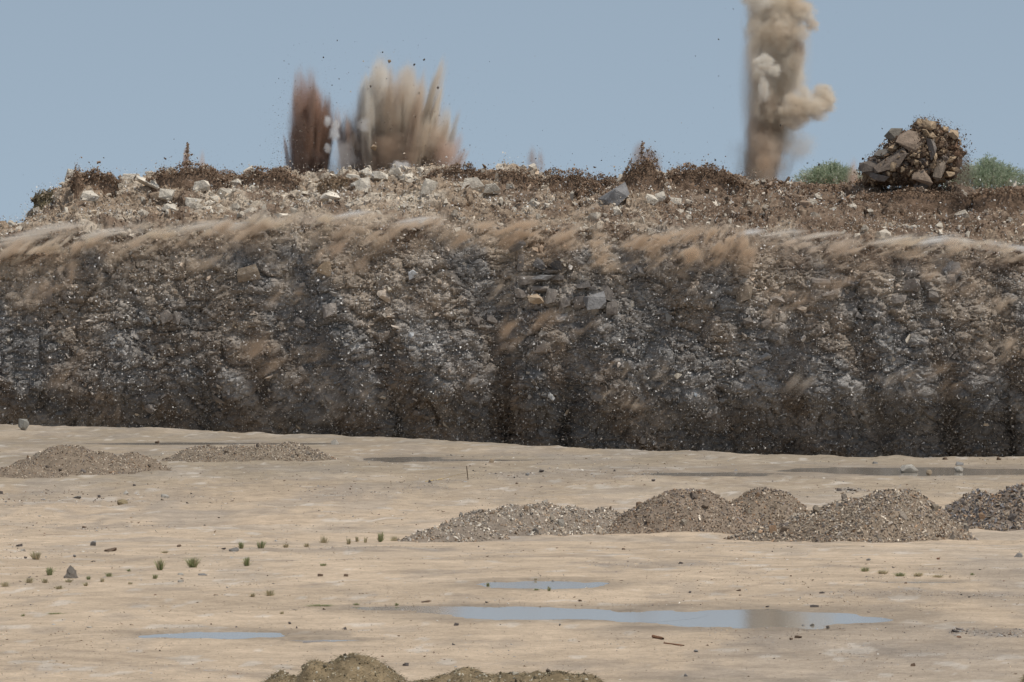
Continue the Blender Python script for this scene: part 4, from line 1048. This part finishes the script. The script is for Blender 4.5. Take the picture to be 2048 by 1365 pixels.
# ------------------------------------------------------------------ dust
def dust_mat(name, streak, soft, amp=1.4, wide=.35, power=2.0, big=(1.3, 1.3, .5), box=False, bend=0.0, shear=0.0):
    m = bpy.data.materials.new(name); n, l = nt(m)
    out = n.new("ShaderNodeOutputMaterial"); pv = n.new("ShaderNodeVolumePrincipled")
    oi = n.new("ShaderNodeObjectInfo"); tcn = n.new("ShaderNodeTexCoord")
    def math_(op, a, b=None, c=None):
        q = n.new("ShaderNodeMath"); q.operation = op
        for i, v in enumerate((a, b, c)):
            if v is None: continue
            if isinstance(v, (int, float)): q.inputs[i].default_value = v
            else: l.new(v, q.inputs[i])
        return q.outputs[0]
    def vm(op, a, b=None):
        q = n.new("ShaderNodeVectorMath"); q.operation = op
        l.new(a, q.inputs[0])
        if b is not None:
            if isinstance(b, tuple): q.inputs[1].default_value = b
            else: l.new(b, q.inputs[1])
        return q
    def ss(v, a, b):
        e = n.new("ShaderNodeMapRange"); e.interpolation_type = 'SMOOTHSTEP'; e.inputs[1].default_value = a; e.inputs[2].default_value = b; l.new(v, e.inputs[0]); return e.outputs[0]
    rv = n.new("ShaderNodeCombineXYZ")
    for i, f in enumerate((37.0, 91.0, 53.0)): l.new(math_('MULTIPLY', oi.outputs['Random'], f), rv.inputs[i])
    p = tcn.outputs['Object']
    sx = n.new("ShaderNodeSeparateXYZ"); l.new(p, sx.inputs[0])
    pb = p
    if bend or shear:      # streaks lie over at the top and hang straight further down
        z = sx.outputs[2]
        xx = math_('SUBTRACT', sx.outputs[0], math_('ADD', math_('MULTIPLY', z, shear), math_('MULTIPLY', math_('MULTIPLY', z, math_('ABSOLUTE', z)), bend)))
        cx = n.new("ShaderNodeCombineXYZ"); l.new(xx, cx.inputs[0]); l.new(sx.outputs[1], cx.inputs[1]); l.new(z, cx.inputs[2]); pb = cx.outputs[0]
    def nz(st, det, ro, dis):
        q = n.new("ShaderNodeTexNoise"); q.inputs['Scale'].default_value = 1.0; q.inputs['Detail'].default_value = det; q.inputs['Roughness'].default_value = ro; q.inputs['Distortion'].default_value = dis
        l.new(vm('ADD', vm('MULTIPLY', pb, st).outputs[0], rv.outputs[0]).outputs[0], q.inputs['Vector']); return q.outputs[0]
    n1 = nz(streak, 2.5 if box else 4, .6, .3); n2 = nz(big, 2, .5, .2)
    if box:
        ax = ss(math_('SUBTRACT', 1.0, math_('ABSOLUTE', sx.outputs[0])), 0.0, .3)
        ay = ss(math_('SUBTRACT', 1.0, math_('ABSOLUTE', sx.outputs[1])), 0.0, .8)
        az = math_('MULTIPLY', ss(math_('SUBTRACT', 1.0, sx.outputs[2]), 0.0, .9), ss(math_('ADD', 1.0, sx.outputs[2]), 0.0, 1.3))
        k = math_('ADD', math_('MULTIPLY', math_('SUBTRACT', n1, .5), amp), math_('MULTIPLY', math_('SUBTRACT', n2, .52), amp * 1.9))
        c = math_('MULTIPLY', math_('MULTIPLY', ax, ay), math_('MULTIPLY', az, ss(k, 0.0, soft)))
    else:
        ab = vm('ABSOLUTE', p).outputs[0]; s2 = n.new("ShaderNodeSeparateXYZ"); l.new(ab, s2.inputs[0])
        r = math_('SQRT', math_('ADD', math_('ADD', math_('POWER', s2.outputs[0], 2.0), math_('POWER', s2.outputs[1], 2.0)), math_('POWER', s2.outputs[2], power)))
        k = math_('ADD', math_('MULTIPLY', math_('SUBTRACT', n1, .5), amp), math_('ADD', math_('SUBTRACT', .85, r), math_('MULTIPLY', math_('SUBTRACT', n2, .5), amp * .8)))
        c = math_('MULTIPLY', ss(k, 0.0, soft), ss(math_('SUBTRACT', 1.0, r), 0.0, wide))
    dn = math_('MULTIPLY', c, math_('MULTIPLY', oi.outputs['Alpha'], 20.0))
    l.new(dn, pv.inputs['Density'])
    cm = n.new("ShaderNodeMix"); cm.data_type = 'RGBA'; cm.blend_type = 'MULTIPLY'; cm.inputs[7].default_value = (.84, .74, .64, 1)
    l.new(ss(n2, .42, .62), cm.inputs[0]) if box else l.new(math_('MULTIPLY', ss(n2, .45, .62), .45), cm.inputs[0])
    l.new(oi.outputs['Color'], cm.inputs[6]); l.new(cm.outputs[2], pv.inputs['Color'])
    pv.inputs['Anisotropy'].default_value = 0.1
    l.new(pv.outputs[0], out.inputs['Volume'])
    return m
M_JET = dust_mat('dust_jet', (2.2, 2.2, 0.9), 0.9, 2.2, .7, 4.0, (1.1, 1.1, 1.5))
M_PUFF = dust_mat('dust_puff', (2.6, 2.6, 2.6), 0.5, 1.6, .5, 2.0, (1.2, 1.2, 1.2))
M_WISP = dust_mat('dust_wisp', (4.0, 3.0, 1.0), 0.9, 2.6, .95, 2.0, (1.9, 1.6, 1.2), bend=.35)
M_SPILL = dust_mat('dust_spill', (5.0, 1.5, 1.4), 0.9, 1.9, .5, 2.0, (1.7, .9, 1.3), box=True, bend=.2, shear=.5)
M_CURT = dust_mat('dust_curtain', (9.0, 1.5, 1.4), 0.8, 1.7, .5, 2.0, (3.0, .8, 1.6), box=True, bend=.12, shear=.26)
bm = bmesh.new(); bmesh.ops.create_icosphere(bm, subdivisions=2, radius=1.05)
def sphere(mat, nm):
    me = bpy.data.meshes.new(nm); bm.to_mesh(me); me.materials.append(mat); return me
ME_JET, ME_PUFF, ME_WISP = sphere(M_JET, 'dust_jet'), sphere(M_PUFF, 'dust_puff'), sphere(M_WISP, 'dust_wisp')
def blob(me, nm, parent, p, sx, sy, sz, tilt, col, dens):
    o = bpy.data.objects.new(nm, me); COL.objects.link(o)
    o.location = p - parent.location; o.scale = (sx, sy, sz); o.rotation_euler = (0, rad(tilt), 0)
    o.color = (*col, dens / 20.0); o.parent = parent
    o['kind'] = 'stuff'
    return o
def jet(parent, x0, r0, x1, r1, hw, col, dens, d=268.0, me=ME_JET, nm='dust_jet', dy=1.2):
    A, B = W(x0, r0, d), W(x1, r1, d)
    L = (B - A).length; t = math.degrees(math.atan2(B.x - A.x, B.z - A.z))
    return blob(me, nm, parent, (A + B) / 2, hw * d / F, dy, L / 2 * 1.08, t, col, dens)
def puff(parent, x, r, hw, hh, col, dens, d=266.5):
    return blob(ME_PUFF, 'dust_puff', parent, W(x, r, d), hw * d / F, min(hw, hh) * d / F, hh * d / F, 0, col, dens)
RB, BR, BE, PB, WH, DK, PK = (.64, .46, .37), (.83, .71, .59), (.95, .865, .745), (.985, .945, .87), (.96, .97, .98), (.26, .19, .16), (.84, .68, .59)
DJ = 277.0
r_ = random.Random(31)
def fan(parent, J, d=DJ):
    # each entry: foot px, tip px, tip row, half width, colour, density; broken into a few staggered strands
    for (x0, x1, r1, hw, c, dn) in J:
        jet(parent, x0, 420, x1, r1, hw * 1.25, c, dn, d + r_.uniform(-1, 1))
        for k in range(3):
            q = r_.uniform(-.8, .8)
            jet(parent, x0 + q * hw * .7, 410, x1 + q * hw * 1.3, r1 + r_.uniform(10, 70), hw * r_.uniform(.45, .7), tuple(np.array(c) * r_.uniform(.7, 1.05)), dn * 1.3, d - r_.uniform(.5, 2))
e = empty('dust_fan', W(745, 350, DJ)); tag(e, 'wide fan of beige and brown dust jets shooting up from the left crest', 'dust plume')
fan(e, [(755, 765, 95, 42, PB, 1.5), (745, 735, 150, 34, BE, 1.2), (785, 808, 112, 40, BR, 1.7), (805, 838, 145, 32, BE, 1.3), (815, 892, 104, 17, BE, 2.6), (825, 880, 170, 34, BR, 1.6),
        (850, 905, 200, 24, BE, 1.6), (860, 922, 255, 24, PK, 1.4), (725, 712, 200, 36, (.62, .52, .44), 1.4), (790, 800, 190, 70, BR, 1.4), (820, 860, 200, 50, BR, 1.3), (705, 680, 200, 24, PK, 1.2)])
jet(e, 745, 420, 735, 250, 30, DK, 1.8, 275); jet(e, 770, 420, 790, 240, 90, BR, 1.4, 276); jet(e, 800, 420, 830, 200, 22, (.5, .4, .33), 1.6, 275); jet(e, 720, 420, 745, 300, 50, (.45, .36, .31), 1.6, 275)
puff(e, 760, 150, 26, 44, PB, 1.1, 275.5); puff(e, 815, 160, 30, 50, BE, .9, 276); jet(e, 740, 420, 770, 110, 60, BE, 1.3, 279); jet(e, 800, 420, 825, 125, 60, BR, 1.3, 279.5); jet(e, 850, 420, 872, 190, 60, BR, 1.3, 279); puff(e, 780, 250, 100, 90, BR, .8, 277); puff(e, 775, 180, 60, 60, BR, .6, 277); puff(e, 830, 200, 50, 60, BE, .5, 277); puff(e, 860, 290, 60, 60, BR, 1.1, 275.5); puff(e, 720, 300, 50, 60, (.7, .6, .52), 1.2, 275.5); puff(e, 850, 270, 60, 80, BE, .8, 280); puff(e, 735, 175, 20, 36, PB, 1.6, 276); puff(e, 790, 300, 80, 50, (.84, .68, .55), .6, 275); puff(e, 890, 310, 34, 50, PK, 1.2, 275)
puff(e, 655, 243, 11, 18, WH, 4.5, 274); puff(e, 668, 270, 17, 24, WH, 3.4, 274); puff(e, 655, 297, 12, 16, WH, 4.5, 274); puff(e, 672, 250, 13, 16, WH, 2.5, 274)
puff(e, 695, 320, 50, 60, (.84, .82, .82), .9, 275); puff(e, 795, 334, 20, 18, WH, 3.2, 273.6); puff(e, 812, 332, 16, 14, WH, 3.2, 273.6); puff(e, 728, 250, 22, 22, WH, .9, 274)
e = empty('dust_jet', W(615, 350, DJ)); tag(e, 'narrow reddish brown dust jet, almost black at its foot, left of the fan', 'dust plume')
fan(e, [(610, 606, 122, 30, RB, 2.0), (618, 622, 130, 30, RB, 1.8), (626, 640, 165, 26, (.66, .46, .36), 1.8), (600, 590, 210, 24, (.58, .44, .40), 1.3), (616, 620, 160, 44, (.56, .38, .29), 2.0), (622, 626, 200, 46, (.50, .34, .26), 2.0)], 278)
jet(e, 592, 420, 598, 225, 26, DK, 3.4, 275); jet(e, 640, 420, 646, 285, 36, DK, 2.8, 275); jet(e, 612, 430, 610, 290, 40, DK, 2.8, 275)
e = empty('dust_column', W(1525, 360, DJ)); tag(e, 'tall beige dust column with billowing puffs rising out of the frame on the right', 'dust plume')
fan(e, [(1515, 1530, 150, 34, BR, 1.1), (1532, 1558, 140, 34, BR, 1.0), (1500, 1500, 220, 24, BE, .7)], 278.5)
for q_ in range(7): puff(e, 1528 + r_.uniform(-18, 22), 340 - q_ * 26, 34, 40, BR if q_ % 2 else BE, .9, 276.5)
jet(e, 1535, 420, 1530, 300, 40, (.92, .76, .60), 1.0, 275); puff(e, 1530, 300, 44, 60, BR, 1.0, 276)
for (x, y, a, b, c, dn) in [(1528, 128, 25, 23, PB, 4.0), (1548, 142, 18, 17, PB, 3.6), (1518, 150, 16, 20, PB, 3), (1528, 180, 18, 30, PB, 1.8), (1648, 190, 30, 27, BE, 3.6), (1655, 206, 26, 25, BE, 3.2), (1632, 220, 36, 28, BE, 2.6), (1612, 208, 40, 42, BE, 2.2), (1585, 225, 44, 42, BE, 2.0),
                            (1560, 260, 46, 50, BE, 1.4), (1555, 180, 40, 60, BE, 1.8), (1625, 52, 20, 17, BE, 2.6), (1606, 26, 34, 28, BE, 2.8), (1600, 66, 26, 22, BE, 1.6), (1575, 110, 38, 50, BE, 2.0), (1530, 80, 42, 60, BE, 1.6), (1560, 60, 44, 50, BE, 2.0), (1560, 10, 50, 40, BE, 2.6), (1510, 40, 32, 60, BE, 1.4), (1515, -10, 44, 40, PB, 1.8),
                            (1596, 100, 20, 26, (.76, .64, .53), 2.2), (1530, 240, 34, 60, BR, 1.8), (1520, 200, 32, 60, BE, 1.4), (1508, 120, 22, 70, BE, 1.2), (1590, 290, 56, 36, BE, .45), (1540, 310, 44, 50, BR, 1.0), (1600, -60, 60, 60, BE, 2.0), (1540, -80, 60, 70, BE, 2.0), (1590, 150, 30, 44, BE, 1.6)]:
    puff(e, x, y, a * 1.2, b * 1.2, c, dn, 277 + r_.uniform(-1, 1) - (2 if c == PB else 0))
jet(e, 1545, 300, 1560, -160, 80, BE, 1.5, 279); jet(e, 1515, 330, 1520, -160, 50, BE, 1.2, 279.5); jet(e, 1585, 290, 1600, -160, 42, BE, 1.2, 280); jet(e, 1530, 420, 1545, 150, 46, BR, 1.3, 280); puff(e, 1545, 40, 70, 80, BE, 1.4, 280); puff(e, 1560, 150, 60, 80, BE, 1.4, 280)
jet(e, 1490, 400, 1470, 270, 40, BR, .45, 279); jet(e, 1565, 400, 1600, 270, 40, BR, .4, 279); jet(e, 1525, 420, 1525, 260, 60, BR, .5, 279)
for (x, r0, r1, hw, c, dn, lab) in [(372, 350, 285, 8, RB, 3, 'tiny dark dust spike on the left crest'), (404, 350, 290, 12, PK, .8, 'faint pinkish dust wisp right of the tiny dark spike'),
                                    (1072, 370, 285, 24, (.62, .52, .48), 2.2, 'small grey dust puff between the fan and the brown burst'), (1290, 380, 278, 44, (.55, .43, .37), 2.4, 'small brown dust puff over the tall earth burst'),
                                    (1706, 400, 310, 24, PK, 1.3, 'faint pinkish dust at the left side of the thrown rock mass'), (1930, 400, 300, 36, (.3, .24, .2), .8, 'brown dust trailing off the right side of the thrown rock mass')]:
    e = empty('dust_wisp', W(x, r0, 266)); tag(e, lab, 'dust plume'); jet(e, x, r0 + 50, x, r1, hw, c, dn, 277 if x != 1930 else 268, nm='dust_jet')

# dust and fine spoil pouring off the brow and down the face
e = empty('falling_dust', (0, 257, 5)); tag(e, 'trails of beige, brown and whitish dust pouring over the brow and down the face', 'dust', kind='stuff')
def wisp(px, row, L, w, tilt, col, dens, off=.7):
    p = face_point(min(max(px, -40), 2090), row)
    sc = p[1] / F
    blob(ME_WISP, 'dust_trail', e, Vector((p[0], p[1] - off, p[2])), w * sc * .5, .55, L * sc * .5, tilt, col, dens)
WB, WBR, WW = (.97, .92, .85), (.83, .74, .65), (.985, .975, .96)
r_ = random.Random(77)
bx = lambda x: np.interp(x, BR_X, BR_R)
def curtain(x0, x1, row, h, col, dens, off=.9, thick=1.1, me=None):
    pa, pb_ = face_point((x0 + x1) / 2, row), None
    d = pa[1] - off
    A, B = W(x0, row + (bx(x0) - bx((x0 + x1) / 2)), d), W(x1, row + (bx(x1) - bx((x0 + x1) / 2)), d)
    o = bpy.data.objects.new('dust_curtain', me or ME_CURT); COL.objects.link(o)
    o.location = (A + B) / 2 - e.location; o.scale = ((B - A).length / 2, thick, h * d / F / 2)
    o.rotation_euler = (0, -math.atan2(B.z - A.z, B.x - A.x), 0); o.color = (*col, dens / 20.0); o.parent = e; o['kind'] = 'stuff'
bm2 = bmesh.new(); bmesh.ops.create_cube(bm2, size=2.0); ME_CURT = bpy.data.meshes.new('dust_curtain'); bm2.to_mesh(ME_CURT); bm2.free(); ME_CURT.materials.append(M_CURT); ME_SPILL = ME_CURT.copy(); ME_SPILL.materials.clear(); ME_SPILL.materials.append(M_SPILL)
for (x0, x1, dr, h, c, dn) in [(-60, 230, 22, 90, WB, 2.0), (170, 470, 20, 85, WB, 1.8), (400, 700, 10, 100, WB, 1.6), (640, 940, 12, 100, (.93, .88, .81), 1.2), (880, 1180, 22, 100, (.90, .82, .72), 2.0), (1120, 1420, 36, 120, (.91, .83, .73), 2.2), (1340, 1520, 30, 120, (.90, .82, .72), 2.0),
                               (1460, 1740, 24, 80, (.95, .91, .86), 1.1), (1680, 1940, 16, 70, WB, 1.8), (1880, 2140, 16, 70, (.96, .92, .86), 1.4)]:
    curtain(x0, x1, bx((x0 + x1) / 2) + dr, h * 1.0, c, dn * 3.0)
    curtain(x0 + 60, x1 - 20, bx((x0 + x1) / 2) + dr - 12, h * .6, tuple(np.minimum(1, np.array(c) * 1.06)), dn * 3.0, 1.3)
for k in range(34):
    x = r_.uniform(0, 2040); w_ = r_.uniform(30, 60); curtain(x - w_, x + w_, r_.uniform(520, 830), r_.uniform(60, 120), r_.choice([WBR, (.82, .74, .66), WB, (.90, .89, .88)]), r_.uniform(.3, .9), me=ME_SPILL)
for k in range(12):
    x = r_.uniform(200, 2040); t = r_.uniform(.3, .9)
    curtain(x - 80, x + 80, np.interp(x, TP_X, TP_R) * (1 - t) + bx(x) * t, r_.uniform(36, 60), r_.choice([WB, WBR, WBR]), r_.uniform(.8, 1.6), .5, .7, ME_SPILL)
for (x, y, L, w, t, c, dn) in [(680, 510, 90, 50, 45, WBR, 2.5), (555, 590, 70, 44, 40, WBR, 2.0), (1650, 260, 1, 1, 0, WB, 0), (560, 720, 110, 80, 20, (.86, .76, .66), 1.3), (590, 810, 100, 90, 10, (.75, .74, .74), .9), (2005, 610, 70, 34, 25, WB, 2.5), (2010, 705, 70, 40, 20, WB, 2.6), (1900, 560, 90, 50, 40, WBR, 1.8),
                           (1060, 665, 110, 60, 60, (.84, .72, .60), 1.4), (1240, 800, 50, 34, 40, WB, 1.8), (1700, 560, 90, 60, 40, WBR, 1.6), (1570, 600, 60, 40, 40, WBR, 2), (1450, 520, 120, 60, 25, WBR, 1.6), (1860, 760, 80, 60, 20, WBR, 1.2), (760, 790, 60, 40, 5, (.7, .66, .62), 1.2), (430, 520, 80, 50, 40, WB, 1.5), (1020, 580, 70, 40, 55, WB, 1.8), (100, 560, 90, 50, 30, WBR, 1.8)]:
    if dn: curtain(x - w * 1.3, x + w * 1.3, y, L * 1.2, c, dn * .9, me=ME_SPILL)
# the bright line of dust on the brow
for (x, y, L, w, c) in [(40, 478, 190, 34, WB), (110, 462, 190, 30, WB), (210, 468, 160, 28, WB), (400, 455, 190, 28, WB), (480, 448, 150, 24, WB), (1500, 468, 90, 20, WW), (1560, 464, 150, 18, WB), (1640, 468, 130, 18, WB), (1780, 478, 150, 24, WB), (1860, 480, 160, 28, WW), (1920, 478, 120, 22, WB), (1980, 486, 150, 18, WW), (2040, 496, 120, 20, WW), (700, 428, 150, 22, WW), (830, 440, 160, 22, WW)]:
    wisp(x, y, L, w * 1.1, 80 if x < 1900 else 98, c, 7.0, .9)
bm.free()
